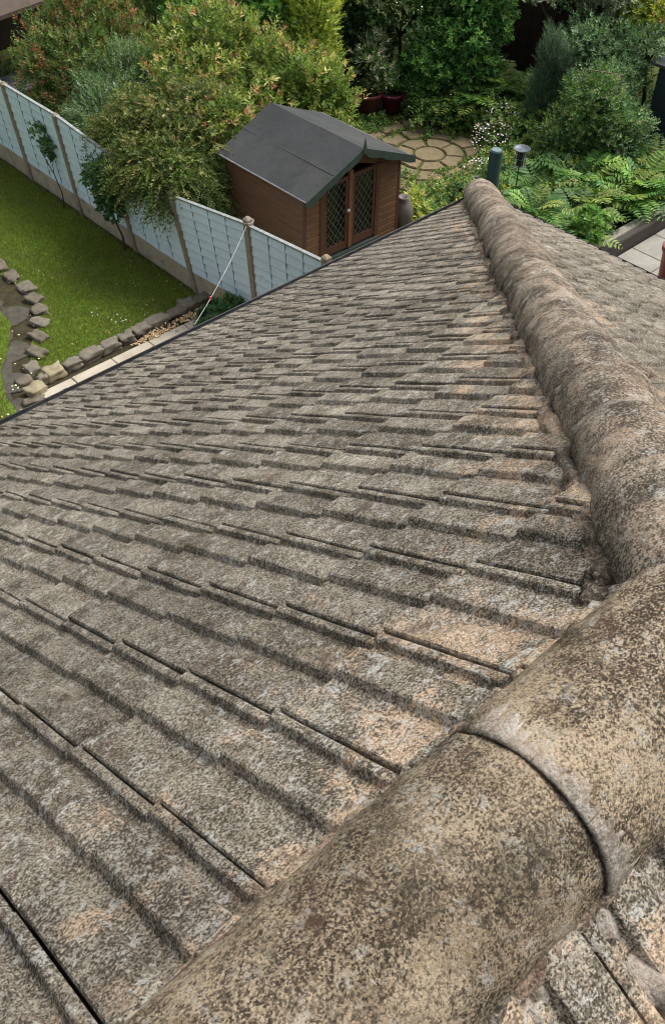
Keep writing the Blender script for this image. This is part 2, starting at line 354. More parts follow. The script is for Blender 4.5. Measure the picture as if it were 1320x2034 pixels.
# near (left) slope
tile_field('tiled_slope', Vector((0, 0, -0.026)), Vector((1, 0, 0)), Vector((0, cosP, -sinP)), Vector((0, sinP, cosP)), -3.6, 7.3, 0.4546/cosP, g, 17,
           [((0, -0.03, 0), (0, 1, 0)), (tuple(APEX), tuple(hipn_left)), ((-3.6, 0, 0), (1, 0, 0))])
# right hip slope
hipn_back = Vector((-hipdir.y, -hipdir.x, 0))      # mirror plane: back hip
APX = Vector((APEX.x, -0.04, 0))
tile_field('tiled_slope', Vector((0.04, 0, 0.0)), Vector((0, -1, 0)), Vector((cosR, 0, -sinR)), Vector((sinR, 0, cosR)), -6.3, 6.3, 0.30, g, 20,
           [(tuple(APX), tuple(-hipn_left)), (tuple(APX), (hipdir.y, hipdir.x, 0)), ], nseg=3)
# back slope
tile_field('tiled_slope', Vector((0, -0.08, -0.026)), Vector((-1, 0, 0)), Vector((0, -cosP, -sinP)), Vector((0, -sinP, cosP)), -7.3, 3.6, 0.39/cosP, g, 17,
           [((0, -0.05, 0), (0, -1, 0)), (tuple(APX), (-hipdir.y, -hipdir.x, 0)), ((-3.6, 0, 0), (1, 0, 0))], nseg=4)
# underlay / deck just below the tiles
mb = MB(); d0 = 0.031
A = (APEX.x, -0.04, 0.02-d0)
mb.add([(-3.6, -0.04, -d0), A, (XE, YE, -TP*YE-d0), (-3.6, YE, -TP*YE-d0)], [(0, 1, 2, 3)])
mb.add([A, (XE, YE, -TP*YE-d0), (XE, -YE-.08, -TP*YE-d0)], [(0, 1, 2)])
mb.add([(-3.6, -0.04, -d0), A, (XE, -YE-.08, -TP*YE-d0), (-3.6, -YE-.08, -TP*YE-d0)], [(0, 1, 2, 3)])
mb.build('roof_underlay', MT['deck'], house)
ZE = -TP*YE
mb = MB(); mb.box((-3.5, -YE+.3, ZG), (XE-.35, YE-.35, ZE-.06)); mb.build('wall', MT['brick'], house)
mb = MB(); mb.box((-3.6, YE-.05, ZE-.20), (XE-.05, YE-.02, ZE-.035)); mb.box((XE-.05, -YE, ZE-.20), (XE-.02, YE-.02, ZE-.035)); mb.build('fascia', MT['fascia'], house)
def gutter(name, a, b, n):              # half round channel from a to b, n = outward
    a, b, n = Vector(a), Vector(b), Vector(n); r = .055; vs = []; K = 10
    for p in (a, b):
        for rr in (r, r-.006):
            for k in range(K+1):
                t = PI*k/K; vs.append(p + n*(rr*math.cos(t)) + Vector((0, 0, -rr*math.sin(t))))
    m_ = K+1; fs = []
    for k in range(K):
        fs += [(k, k+1, 2*m_+k+1, 2*m_+k), (m_+k, 3*m_+k, 3*m_+k+1, m_+k+1)]
    fs += [(0, 2*m_, 3*m_, m_), (K, m_+K, 3*m_+K, 2*m_+K)]
    mb = MB(); mb.add(vs, fs); g_ = mb.build(name, MT['black_plastic'], house, True)
    L = (b-a).length; u = (b-a).normalized()*0.02
    for i in range(int(L/0.95)+1):
        if (i+.5)*.95 >= L: continue
        p = a + (b-a)*((i+.5)*.95/L)
        arc = [p - u + n*((r+.005)*math.cos(PI*k/8)) + Vector((0, 0, -(r+.005)*math.sin(PI*k/8))) for k in range(9)]
        o2 = MB().add(arc+[q + 2*u for q in arc], [(k, k+1, 10+k, 9+k) for k in range(8)]).build('bracket', MT['black_plastic']); o2.parent = g_
    return g_
gutter('gutter', (-3.6, YE+.045, ZE-.015), (XE+.05, YE+.045, ZE-.015), (0, 1, 0))
gutter('gutter', (XE+.045, -YE, ZE-.015), (XE+.045, YE+.02, ZE-.015), (1, 0, 0))

# ---- ridge and hip tiles: rough half-round shells
def half_round(name, p0, p1, r, mat, rough=.004, nl=26, na=34, drop=0.0, roll=0.0, taper=0.0, span=1.0, thick=.015):
    p0, p1 = Vector(p0), Vector(p1); d = (p1-p0).normalized(); side = d.cross(Vector((0, 0, 1))).normalized(); nrm = side.cross(d).normalized()
    if roll: M = Matrix.Rotation(roll, 3, d); side = M @ side; nrm = M @ nrm
    vs = []; rnd = random.random(); seed = Vector((random.random()*50, random.random()*50, 0))
    for lay, rr in ((0, r), (1, r-thick)):
        for i in range(nl+1):
            t = i/nl; c = p0 + (p1-p0)*t
            endr = 0
            if lay == 0:
                e = min(t, 1-t)*(p1-p0).length; endr = -.0015*math.exp(-(e/.006)**2)
            for k in range(na+1):
                a = PI/2 + (k/na-.5)*PI*span
                rad = rr*(1+taper*(t-.5)) + endr
                q = c + side*(rad*math.cos(a)) + nrm*(rad*math.sin(a))
                if lay == 0:
                    e1 = mnoise.noise(q*11+seed)*rough + mnoise.noise(q*34+seed)*rough*.6 + mnoise.noise(q*90+seed)*rough*.35
                    q = c + side*((rad+e1)*math.cos(a)) + nrm*((rad+e1)*math.sin(a))
                    if i in (0, nl): q = q + d*(mnoise.noise(q*40)*.005)
                vs.append(q)
    W = na+1; H = (nl+1)*W; fs = []
    for i in range(nl):
        for k in range(na):
            a = i*W+k; fs.append((a, a+1, a+W+1, a+W)); b = H+a; fs.append((b, b+W, b+W+1, b+1))
    for k in range(na):
        fs.append((k, H+k, H+k+1, k+1)); a = nl*W+k; fs.append((a, a+1, H+a+1, H+a))
    for i in range(nl):
        a = i*W; fs.append((a, a+W, H+a+W, H+a)); a = i*W+na; fs.append((a, H+a, H+a+W, a+W))
    mb = MB(); mb.add(vs, fs); o = mb.build(name, mat, house, True)
    at = o.data.attributes.new('tile_rnd', 'FLOAT', 'POINT'); at.data.foreach_set('value', [rnd]*len(o.data.vertices))
    return o
RR = .172; RY, RZ = -.046, -.088
JX = -.525
edges = [(.06, JX), (JX-.004, JX-.74), (JX-.745, JX-1.19), (JX-1.195, JX-1.50), (JX-1.505, JX-1.88), (JX-1.89, JX-2.35), (JX-2.36, JX-2.82)]
for i, (a, b) in enumerate(edges):
    dz = [0.003, 0, .004, -.002, .002, 0, 0][i]; dy = [0, .004, -.004, .003, 0, .002, 0][i]
    half_round('ridge_tile', (a, RY+dy, RZ+dz), (b, RY+dy*.5, RZ+dz), RR+(.003 if i == 0 else 0), MT['ridge'], .0042, 44 if i < 3 else 12, 60 if i < 3 else 24)
# hip tiles down both hips
def hips(corner, s):
    a = Vector((APEX.x, -.04, -.055)); c = Vector((corner[0], corner[1], corner[2]-.055)); d = (c-a); L = d.length; d.normalize()
    t = 0.02; i = 0
    while t < L-.2:
        l = .445+random.uniform(-.01, .01); e = min(t+l, L+.04)
        sx = random.uniform(-.011, .011); sz = random.uniform(-.006, .010); lift = Vector((sx, -sx, sz))
        # each tile rides a little up on the one below: crest steps at the joints
        half_round('hip_tile', a+d*t+lift+Vector((0, 0, -.006)), a+d*(e-.008)+lift+Vector((0, 0, .030)), .156+.040*t/L+random.uniform(-.005, .005), MT['hip'], .0065, 22 if i < 8 else 10, 30 if i < 6 else 18, roll=random.uniform(-.03, .03), taper=.05)
        if i in (1, 2, 4, 5, 8, 11): half_round('joint_mortar', a+d*(e-.02)+lift+Vector((0, 0, .018)), a+d*(e+.014)+lift+Vector((0, 0, .012)), .159+.040*t/L, MT['mortar'], .012, 5, 30, span=.8)
        t = e; i += 1
    return a, d, L
ha, hd, hL = hips((XE, YE, -TP*YE), 1)
hips((XE, -YE-.08, -TP*YE), -1)

# ---- mortar: bedding lumps along ridge and hip, pointing strip over the ridge joint
def bedding(name, pts, w, h, mat, seed, nseg=60, parent=house):
    P = [Vector(p) for p in pts]; seg = [(P[i+1]-P[i]).length for i in range(len(P)-1)]; T = sum(seg); vs = []; K = 7
    for i in range(nseg+1):
        t = i/nseg*T; k = 0
        while k < len(seg)-1 and t > seg[k]: t -= seg[k]; k += 1
        d = (P[k+1]-P[k]).normalized(); c = P[k]+d*min(t, seg[k]); s = d.cross(Vector((0, 0, 1))).normalized(); n = s.cross(d)
        for q in range(K):
            a = PI*q/(K-1); e = 1+.55*mnoise.noise(Vector((i*.6+seed, q*.7, seed*2.3)))+.3*mnoise.noise(Vector((i*1.7+seed, q*1.3, 5)))
            vs.append(c + s*(w*e*math.cos(a)) + n*(h*e*math.sin(a)-.01))
    fs = [(i*K+q, i*K+q+1, (i+1)*K+q+1, (i+1)*K+q) for i in range(nseg) for q in range(K-1)]
    mb = MB(); mb.add(vs, fs); return mb.build(name, mat, parent, True)
def on_left(x, y, h=0.0): return Vector((x, y, -TP*y+h))
bedding('mortar_bedding', [on_left(-3.5, .125, .0), on_left(-.1, .125, .0)], .020, .022, MT['bed'], 3, 260)
pl = lambda t, s, h=0: Vector((ha.x+hd.x*t-hipdir.y*s, ha.y+hd.y*t+hipdir.x*s, 0))
def hip_left(t, s=.150):
    s = s+.03*t/hL
    p = pl(t, s); return on_left(p.x, p.y, .0)
def hip_right(t, s=.145):
    p = pl(t, -s); return Vector((p.x, p.y, -TR*(p.x-.04)+.005))
bedding('mortar_bedding', [hip_left(.15+.4*i) for i in range(int(hL/.4)+1) if .15+.4*i < hL], .036, .030, MT['bed'], 8, 420)
bedding('mortar_bedding', [hip_right(.2+.4*i) for i in range(int(hL/.4)+1) if .2+.4*i < hL], .026, .024, MT['bed'], 14, 240)
bedding('mortar_bedding', [Vector((-3.5, -.205, -TP*.165+.02)), Vector((-.1, -.205, -TP*.165+.02))], .024, .026, MT['bed'], 21, 240)

def strip(name, x0, a0, a1, w0, w1, mat, seed, r=RR+.0030, th=.0035, na=46, nw=6):
    # cement smear lying on the farther ridge tile beside the joint, from arc angle a0 to a1 (degrees, 0 = near-slope side)
    vs = []
    for lay in (1, 0):
        for i in range(na+1):
            a = math.radians(a0+(a1-a0)*i/na)
            ww = w0+(w1-w0)*i/na; ww *= 1+.75*mnoise.noise(Vector((i*.31+seed, seed*.7, 0)))+.5*mnoise.noise(Vector((i*.9, seed, 3)))
            for k in range(nw+1):
                s = k/nw; x = x0 + .002*mnoise.noise(Vector((i*.5, seed, 9))) + ww*s
                e = (1-abs(2*s-1)**4)*.6+.4
                rr = r + lay*th*e*(1 if 0 < i < na else .5) + .0015*mnoise.noise(Vector((i*.4, k*.6, seed))) - (0 if lay else .004)
                vs.append((x, RY+rr*math.cos(a), RZ+.003+rr*math.sin(a)))
    W = nw+1; H = (na+1)*W; fs = []
    for i in range(na):
        for k in range(nw): a = i*W+k; fs += [(a, a+1, a+W+1, a+W), (H+a, H+a+W, H+a+W+1, H+a+1)]
        a = i*W; fs.append((a, a+W, H+a+W, H+a)); a += nw; fs.append((a, H+a, H+a+W, a+W))
    for k in range(nw): fs.append((k, H+k, H+k+1, k+1)); a = na*W+k; fs.append((a, a+1, H+a+1, H+a))
    mb = MB(); mb.add(vs, fs); return mb.build(name, mat, house, True)
strip('mortar_pointing', JX-.0030, 44, 86, .080, .030, MT['mortar'], 2)
strip('mortar_pointing', JX-.0030, 86.5, 126, .028, .030, MT['mortar'], 5)
strip('mortar_pointing', JX-.0030, 126.6, 190, .028, .085, MT['mortar'], 9)
half_round('mortar_core', (JX+.03, RY, RZ-.004), (JX-.03, RY, RZ-.004), RR-.003, MT['bed'], .004, 8, 40)
for i, x in enumerate((JX-.745, JX-1.195)): strip('mortar_pointing', x, 20, 160, .02, .03, MT['mortar'], 20+i)
def clod(name, c, r, sq, mat, seed, parent=house, n=3, amp=.35):
    bm = bmesh.new(); bmesh.ops.create_icosphere(bm, subdivisions=n, radius=1)
    for v in bm.verts:
        e = 1+amp*mnoise.noise(v.co*1.6+Vector((seed, 0, 0)))+amp*.4*mnoise.noise(v.co*5+Vector((seed, 3, 0)))
        v.co = Vector((v.co.x*r*sq[0]*e, v.co.y*r*sq[1]*e, v.co.z*r*sq[2]*e))+Vector(c)
    me = bpy.data.meshes.new(name); bm.to_mesh(me); bm.free(); return link_mesh(name, me, mat, parent, True)
clod('mortar_patch', (APEX.x+.05, -.045, -.06), .13, (1, 1, .85), MT['bed'], 17, amp=.3)
clod('mortar_patch', (-.03, .155, -.105), .050, (1.3, .6, .32), MT['bed'], 11, amp=.6)
clod('mortar_patch', (.045, .175, -.115), .055, (1.2, .8, .45), MT['bed'], 13, amp=.6)
clod('mortar_patch', (JX+.045, -.250, -.150), .075, (.75, .75, .45), MT['mortar'], 1, amp=.6)
clod('mortar_patch', (JX-.02, -.300, -.172), .070, (.50, 1.25, .32), MT['mortar'], 4, amp=.7)
clod('mortar_patch', (JX+.075, -.33, -.190), .045, (.6, 1.4, .4), MT['mortar'], 6, amp=.7)
bedding('mortar_patch', [Vector((JX+.05, -.208, -.108)), Vector((JX-.06, -.212, -.114)), Vector((JX-.20, -.214, -.120)), Vector((JX-.45, -.212, -.122))], .044, .030, MT['mortar'], 31, 60)

# ================================================================== GROUND
ld = []
mb = MB(); mb.add([(-60, -60, ZG-.02), (90, -60, ZG-.02), (90, 90, ZG-.02), (-60, 90, ZG-.02)], [(0, 1, 2, 3)])
tag(mb.build('ground', MT['moss']), kind='structure')
mb = MB()
lawn_poly = [(5.50, 9.62), (5.50, 24), (-8, 24), (-8, 13.2), (3.4, 13.1), (3.68, 12.2), (3.72, 11.4), (3.55, 10.8), (3.10, 10.3), (2.80, 9.8), (2.85, 9.55)]
mb.add([(x, y, ZG) for x, y in lawn_poly], [tuple(range(len(lawn_poly)))[::-1]]); tag(mb.build('lawn', MT['lawn']), kind='structure')
mb = MB(); mb.add([(x, y, ZG+.028) for x, y in ((-8, 13.2), (-8, 6.5), (2.1, 6.5), (2.2, 8.9), (2.28, 9.5), (2.48, 10.0), (2.82, 10.4), (3.15, 10.9), (3.2, 11.6), (2.6, 12.2), (2.0, 13))], [tuple(range(11))[::-1]])
tag(mb.build('lawn', MT['lawn']), kind='structure')
mb = MB(); mb.add([(x, y, ZG-.010) for x, y in ((-2, 6), (2.9, 6), (5.6, 6), (5.6, 9.7), (3.2, 9.7), (4, 11), (4, 13.2), (-2, 13.2))], [tuple(range(8))[::-1]])
tag(mb.build('flower_bed', MT['soil']), kind='structure')
# paved path beside the house: slabs with open joints
mb = MB(); x = 2.62
for i, L in enumerate((.48, .62, .60, .60, .60, .58, .60)):
    for yb, dy in ((8.70, .56), (8.10, .56), (7.5, .56)):
        mb.box((x+.006, yb, ZG-.01), (x+L-.006, yb+dy, ZG+.045+random.uniform(0, .004)), jit=.003)
    x += L
tag(mb.build('path', MT['slab'], bevel=.006), kind='structure')
mb = MB(); mb.add([(2.6, 6.4, ZG+.012), (5.58, 6.4, ZG+.012), (5.58, 9.35, ZG+.012), (2.6, 9.35, ZG+.012)], [(0, 1, 2, 3)]); tag(mb.build('path_joint_soil', MT['soil']), kind='structure')
# dark stepping stones of the winding bed path
mb = MB()
for i, (cx, cy, rx, ry) in enumerate([(3.25, 12.35, .42, .44), (2.95, 11.6, .42, .38), (3.2, 11.1, .34, .28), (2.75, 10.75, .34, .26), (2.85, 10.3, .30, .24), (2.42, 10.15, .28, .26), (2.50, 9.72, .27, .22), (2.16, 9.55, .24, .24), (2.32, 9.22, .24, .18), (1.95, 9.05, .3, .2), (2.34, 8.85, .22, .16), (2.05, 8.65, .3, .16), (1.6, 8.7, .2, .2), (2.3, 8.5, .2, .2)]):
    n = 8; ph = random.random(); mb.prism([(cx+rx*math.cos(2*PI*(k+ph)/n)*random.uniform(.78, 1.15), cy+ry*math.sin(2*PI*(k+ph)/n)*random.uniform(.78, 1.15), ZG-.02) for k in range(n)], (0, 0, .024+.008*random.random()))
tag(mb.build('stepping_path', MT['bed_paving'], bevel=.006), kind='structure')

def stone(name, c, sx, sy, sz, rz, mat, seed, label, group):
    bm = bmesh.new(); bmesh.ops.create_cube(bm, size=1); bmesh.ops.subdivide_edges(bm, edges=bm.edges, cuts=5, use_grid_fill=True)
    M = Matrix.Rotation(rz, 3, 'Z')
    for v in bm.verts:
        p = v.co*2; q = Vector([math.copysign(abs(t)**1.0, t) for t in p]); rr = q.length
        q = q*(1-.16*max(0, rr-1.1)); e = mnoise.noise(q*1.1+Vector((seed*3.1, 0, 0)))*.36; e2 = mnoise.noise(q*3+Vector((seed, 7, 0)))*.14+mnoise.noise(q*7+Vector((seed, 7, 3)))*.06
        q = q*(1+e+e2); v.co = M @ Vector((q.x*sx/2, q.y*sy/2, q.z*sz/2)) + Vector(c)
    me = bpy.data.meshes.new(name); bm.to_mesh(me); bm.free()
    o = link_mesh(name, me, mat, None, True); return tag(o, label, 'edging stone', group)
row = [(2.62, 9.32, .24, .2, 'stone_buff', 'squarish buff stone at the left end of the row edging the lawn'), (2.80, 9.46, .13, .12, 'stone_grey', 'small grey stone wedged between two buff stones at the lawn corner'),
       (2.99, 9.50, .27, .22, 'stone_buff', 'large buff block edging the lawn, second pale stone from the left'), (3.26, 9.47, .26, .15, 'stone_grey', 'grey-brown stone right of the large buff block beside the path'),
       (3.55, 9.50, .34, .17, 'stone_grey', 'wide flat grey stone in the row, left of the smaller pair'), (3.87, 9.50, .28, .16, 'stone_grey', 'flat grey stone left of the upright pale stone'),
       (4.13, 9.50, .20, .16, 'stone_grey', 'narrow upright grey stone in the middle of the row'), (4.38, 9.52, .24, .17, 'stone_grey', 'grey stone just right of the middle of the row beside the path'),
       (4.68, 9.54, .34, .18, 'stone_grey', 'longest flat grey stone in the row beside the leaf litter'), (5.02, 9.52, .30, .15, 'stone_dark', 'low dark stone behind the tan leaf litter on the path'),
       (5.24, 9.58, .24, .22, 'stone_grey', 'broad grey stone next to the last stone before the fence'), (5.48, 9.56, .28, .17, 'stone_dark', 'dark flat stone at the fence end of the row')]
for i, (x, y, sx, sy, mt, lab) in enumerate(row):
    stone('edging_stone', (x, y, ZG+.05), sx*1.02, sy*1.05, .13+.02*random.random(), random.uniform(-.12, .12), MT[mt], i+1, lab, 'stones edging the lawn along the path')
bedrow = [(3.62, 12.75, .3, .2, 'dark rounded stone at the top of the winding bed edge, by the frame'), (3.74, 12.35, .26, .3, 'dark stone second from the top of the winding bed edge'), (3.76, 11.95, .2, .26, 'dark grey knobbly stone where the bed edge turns down'),
          (3.78, 11.55, .24, .28, 'brownish stone beside the mossy gap in the bed edge'), (3.72, 11.22, .22, .24, 'tan rough stone at the outermost bend of the bed edge'), (3.62, 10.92, .22, .22, 'grey stone just below the outermost bend of the bed edge'),
          (3.46, 10.66, .2, .24, 'pale speckled stone halfway down the bed edge'), (3.28, 10.38, .18, .28, 'long upright grey stone lower on the bed edge'), (3.06, 10.08, .17, .28, 'smooth grey-green stone near the lower end of the bed edge'),
          (2.84, 9.80, .2, .22, 'small brown stone where the bed edge nears the buff blocks'), (2.62, 9.62, .2, .16, 'brown stone touching the left buff block'), (2.50, 9.18, .28, .12, 'long low grey stone beside the first path slab')]
for i, (x, y, sx, sy, lab) in enumerate(bedrow):
    stone('edging_stone', (x, y, ZG+.005), sx*.98, sy*1.05, .11, random.uniform(-.4, .4), MT['stone_dark' if i % 3 else 'stone_grey'], 40+i, lab, 'stones edging the winding flower bed')

# circular patio of cut stones
def patio():
    cx, cy = 11.37, 10.60; mb = MB(); n = 20
    mb.prism([(cx+.27*math.cos(2*PI*k/n)*random.uniform(.96, 1.03), cy+.27*math.sin(2*PI*k/n)*random.uniform(.96, 1.03), ZG-.01) for k in range(n)], (0, 0, .05))
    for ring, (r0, r1, cnt) in enumerate(((.31, .62, 7), (.67, 1.02, 11), (1.07, 1.45, 15))):
        for i in range(cnt):
            a0 = 2*PI*(i+random.uniform(.03, .09)+ring*.37)/cnt; a1 = 2*PI*(i+random.uniform(.90, .97)+ring*.37)/cnt; pts = []
            for k in range(5): a = a0+(a1-a0)*k/4; pts.append((cx+r1*math.cos(a)*random.uniform(.955, 1.015), cy+r1*math.sin(a)*random.uniform(.955, 1.015), ZG-.01))
            for k in range(4, -1, -1): a = a0+(a1-a0)*k/4; pts.append((cx+r0*math.cos(a), cy+r0*math.sin(a), ZG-.01))
            mb.prism(pts, (0, 0, .042+.008*random.random()))
    tag(mb.build('patio', MT['patio'], bevel=.012), kind='structure')
    mb = MB(); mb.prism([(cx+1.5*math.cos(2*PI*k/30), cy+1.5*math.sin(2*PI*k/30), ZG-.015) for k in range(30)], (0, 0, .022)); tag(mb.build('patio_moss', MT['moss']), kind='structure')
patio()

# ================================================================== BLUE FENCE
FX = 5.62
fence = empty('garden_fence', (FX, 11, ZG), 'pale blue boarded fence with concrete posts and gravel boards along the lawn', 'fence')
_fb = MB.build
LEAN_Y = [6.9, 8.42, 9.86, 11.4, 12.95, 14.5, 18]; LEAN = [.02, .05, .34, .26, .18, .20, .2]
class FMB(MB):                      # the old fence leans: posts and panels shear with height
    def build(s, *a, **k):
        s.v = [(x-.035*(z-ZG), y+float(np.interp(y, LEAN_Y, LEAN))*(z-ZG)/1.5, z) for x, y, z in s.v]; return super().build(*a, **k)
posts = [17.6, 16.05, 14.5, 12.95, 11.4, 9.86, 8.42, 6.98]
ptop = [1.62, 1.60, 1.58, 1.58, 1.50, 1.47, 1.78, 1.90]
ptb = {0: 1.58, 1: 1.56, 2: 1.55, 3: 1.56, 4: 1.45, 5: 1.41, 6: 1.67, 7: 1.80}
for i, (y, h) in enumerate(zip(posts, ptop)):
    mb = FMB(); mb.box((FX-.05, y-.045, ZG-.1), (FX+.05, y+.045, ZG+h-.03), jit=.003)
    mb.add([(FX-.05, y-.045, ZG+h-.03), (FX+.05, y-.045, ZG+h-.03), (FX+.05, y+.045, ZG+h-.03), (FX-.05, y+.045, ZG+h-.03), (FX-.02, y-.02, ZG+h), (FX+.02, y-.02, ZG+h), (FX+.02, y+.02, ZG+h), (FX-.02, y+.02, ZG+h)],
           [(0, 1, 5, 4), (1, 2, 6, 5), (2, 3, 7, 6), (3, 0, 4, 7), (4, 5, 6, 7)])
    mb.build('fence_post', MT['fence_post'], fence, bevel=.006)
gb = [.30, .30, .30, .28, .30, .31, .44, .5]
for i in range(len(posts)-1):
    ya, yb = posts[i]-.045, posts[i+1]+.045           # ya > yb
    mb = FMB(); g0, g1 = gb[i], gb[i+1] if i != 5 else gb[i+1]
    mb.prism([(FX-.02, ya, ZG-.1), (FX-.02, yb, ZG-.1), (FX-.02, yb, ZG+g1), (FX-.02, ya, ZG+g0)], (.045, 0, 0)); mb.build('gravel_board', MT['gravel_board'], fence)
    # lapped boards: each a wavy-edged strip, tilted
    t0, t1 = ptb[i], ptb[i+1]; nb = 9; mb = FMB(); shade_w = []
    for b in range(nb):
        f0, f1 = b/nb, (b+1.0)/nb+.03; N_ = 14; lo = []; hi = []
        for k in range(N_+1):
            s = k/N_; y = ya+(yb-ya)*s; zb = g0+(g1-g0)*s; zt = t0+(t1-t0)*s
            w_ = .010*mnoise.noise(Vector((y*2.3, b*3.1, i)))
            lo.append((FX-.026, y, ZG+zb+(zt-zb)*f0+w_+.002)); hi.append((FX-.006, y, ZG+min(zb+(zt-zb)*f1, zt-.004)))
        lo2 = [(x, y, z+.016) for x, y, z in lo]; M_ = N_+1
        vs = lo+lo2+hi+[(x+.018, y, z) for x, y, z in lo]; shade_w += [1.]*M_+[0.]*M_*2+[1.]*M_  # lower-edge rows carry the painted lap shade
        mb.add(vs, [(k, k+1, M_+k+1, M_+k) for k in range(N_)]+[(M_+k, M_+k+1, 2*M_+k+1, 2*M_+k) for k in range(N_)]+[(k, 3*M_+k, 3*M_+k+1, k+1) for k in range(N_)])
    p = mb.build('panel', MT['blue'], fence); p.data.attributes.new('lap_shade', 'FLOAT', 'POINT').data.foreach_set('value', shade_w)
    mb = FMB(); mb.prism([(FX-.030, ya, ZG+t0-.018), (FX-.030, yb, ZG+t1-.018), (FX-.030, yb, ZG+t1+.008), (FX-.030, ya, ZG+t0+.008)], (.05, 0, 0)); mb.build('capping', MT['cap_wood'], fence)
    # vertical nail rows: a thin batten gap of dark ticks
    for fr in (.26, .5, .74):
        mb = FMB(); y = ya+(yb-ya)*fr; zb = g0+(g1-g0)*fr; zt = t0+(t1-t0)*fr
        N_ = 40; vs = []
        for b in range(N_+1):
            z = ZG+zb+(zt-zb)*(b+.3)/(N_+.6); wv = max(.0008, .0045*(.5+1.6*mnoise.noise(Vector((i*7+fr*9, z*9, 1))))); c_ = .006*mnoise.noise(Vector((i, z*3, fr)))
            vs += [(FX-.0275, y+c_-wv, z), (FX-.0275, y+c_+wv, z), (FX-.012, y+c_+wv, z), (FX-.012, y+c_-wv, z)]
        mb.add(vs, [(4*b+q, 4*b+(q+1) % 4, 4*b+4+(q+1) % 4, 4*b+4+q) for b in range(N_) for q in range(4)])
        mb.build('batten_edge', MT['nail'], fence)
# washing line from the post down to the gutter
wl_ = empty('washing_line', (FX, 8.42, ZG), 'thin white line tied round the fence post and running down to the gutter', 'washing line')
P0 = Vector((FX-.11, 8.45, ZG+1.69)); P1 = Vector((3.05, 6.16, ZE+.02))
mb = MB(); pts = [P0+(P1-P0)*t+Vector((0, 0, -.06*4*t*(1-t))) for t in [i/16 for i in range(17)]]; mb.tube(pts, .0028, 6)
mb.tube([Vector((FX-.06+.056*math.cos(a)*1.25, 8.476+.056*math.sin(a)*1.25, ZG+1.705+.004*a)) for a in [i*PI/8 for i in range(17)]], .0035, 6)
mb.build('cord', MT['line'], wl_, True)
mb = MB(); q = pts[12]; mb.box(q-Vector((.012, .012, .02)), q+Vector((.012, .012, .02))); mb.build('clip', MT['red_clip'], wl_, bevel=.003)

# ================================================================== SUMMERHOUSE SHED
SX, SY = 7.43, 8.33; HW = 1.0; SL = 1.92; EZ, RZS = ZG+1.73, ZG+2.15
shed = empty('garden_summerhouse', (SX, SY, ZG), 'small brown wooden summerhouse with grey felt roof and leaded glass doors', 'summerhouse')
XL, XR, YF, YB = SX-.90, SX+.90, SY+.17, SY+SL-.10
WT = EZ-.01                                   # wall top at the eaves
def boards(mb, a, b, z0, z1, out, pitch=.105, lap=.012):
    a, b, out = Vector(a), Vector(b), Vector(out); n = max(1, int((z1-z0)/pitch)); p = (z1-z0)/n
    for i in range(n):
        zz = z0+i*p; prof = [(0, 0), (lap, 0), (lap, p*.72), (.003, p*.95), (0, p)]
        poly = [Vector((a.x, a.y, zz+h))+out*o for o, h in prof]; mb.prism(poly, (b-a))
mb = MB(); boards(mb, (XL, YF, 0), (XL, YB, 0), ZG+.1, WT, (-1, 0, 0)); mb.box((XL, YF+.01, ZG+.1), (XL+.03, YB, WT)); mb.build('side_wall', MT['shed_dark'], shed)
mb = MB(); boards(mb, (XR, YF, 0), (XR, YB, 0), ZG+.1, WT, (1, 0, 0)); mb.box((XR-.03, YF+.01, ZG+.1), (XR, YB, WT)); mb.build('side_wall', MT['shed_dark'], shed)
mb = MB(); mb.box((XL+.03, YB-.03, ZG+.1), (XR-.03, YB, WT)); mb.prism([(XL, YB-.03, WT), (XR, YB-.03, WT), (SX, YB-.03, RZS-.04)], (0, .03, 0)); mb.build('rear_wall', MT['shed_dark'], shed)
D0, D1 = 6.87, 7.86                            # doorway
mb = MB(); boards(mb, (XL, YF, 0), (D0-.07, YF, 0), ZG+.1, WT, (0, -1, 0)); mb.box((XL, YF+.002, ZG+.1), (D0-.07, YF+.03, WT)); mb.build('front_boarding', MT['shed_dark'], shed)
mb = MB(); boards(mb, (D1+.07, YF, 0), (XR, YF, 0), ZG+.1, WT, (0, -1, 0)); mb.box((D1+.07, YF+.002, ZG+.1), (XR, YF+.03, WT)); mb.build('front_boarding', MT['shed_light'], shed)
# gable above door, with arched underside
n = 14; arc = [(D0-.07+(D1-D0+.14)*k/n, YF+.004, WT-.02+.17*math.sin(PI*k/n)) for k in range(n+1)]
mb = MB(); mb.prism([(XR, YF+.004, WT), (SX, YF+.004, RZS-.04), (XL, YF+.004, WT)]+arc, (0, .025, 0)); mb.build('gable', MT['shed_dark'], shed)
MB().box((XL-.016, YF-.018, ZG+.1), (XL+.02, YF+.02, WT)).build('corner_trim', MT['shed_trim'], shed); MB().box((XR-.02, YF-.018, ZG+.1), (XR+.016, YF+.02, WT-.003)).build('corner_trim', MT['shed_trim'], shed)
DB = ZG+.66
for xa in (D0-.07, D1): MB().box((xa, YF-.024, ZG+.5), (xa+.07, YF+.035, WT+.03)).build('door_jamb', MT['shed_trim'], shed)
MB().box((D0-.07, YF-.06, DB-.16), (D1+.07, YF+.03, DB-.03)).build('threshold', MT['green_paint'], shed, bevel=.004)
MB().box((XL+.02, YF+.05, ZG+.45), (XR-.02, YB-.05, ZG+.5)).build('floor', MT['shed_in'], shed)
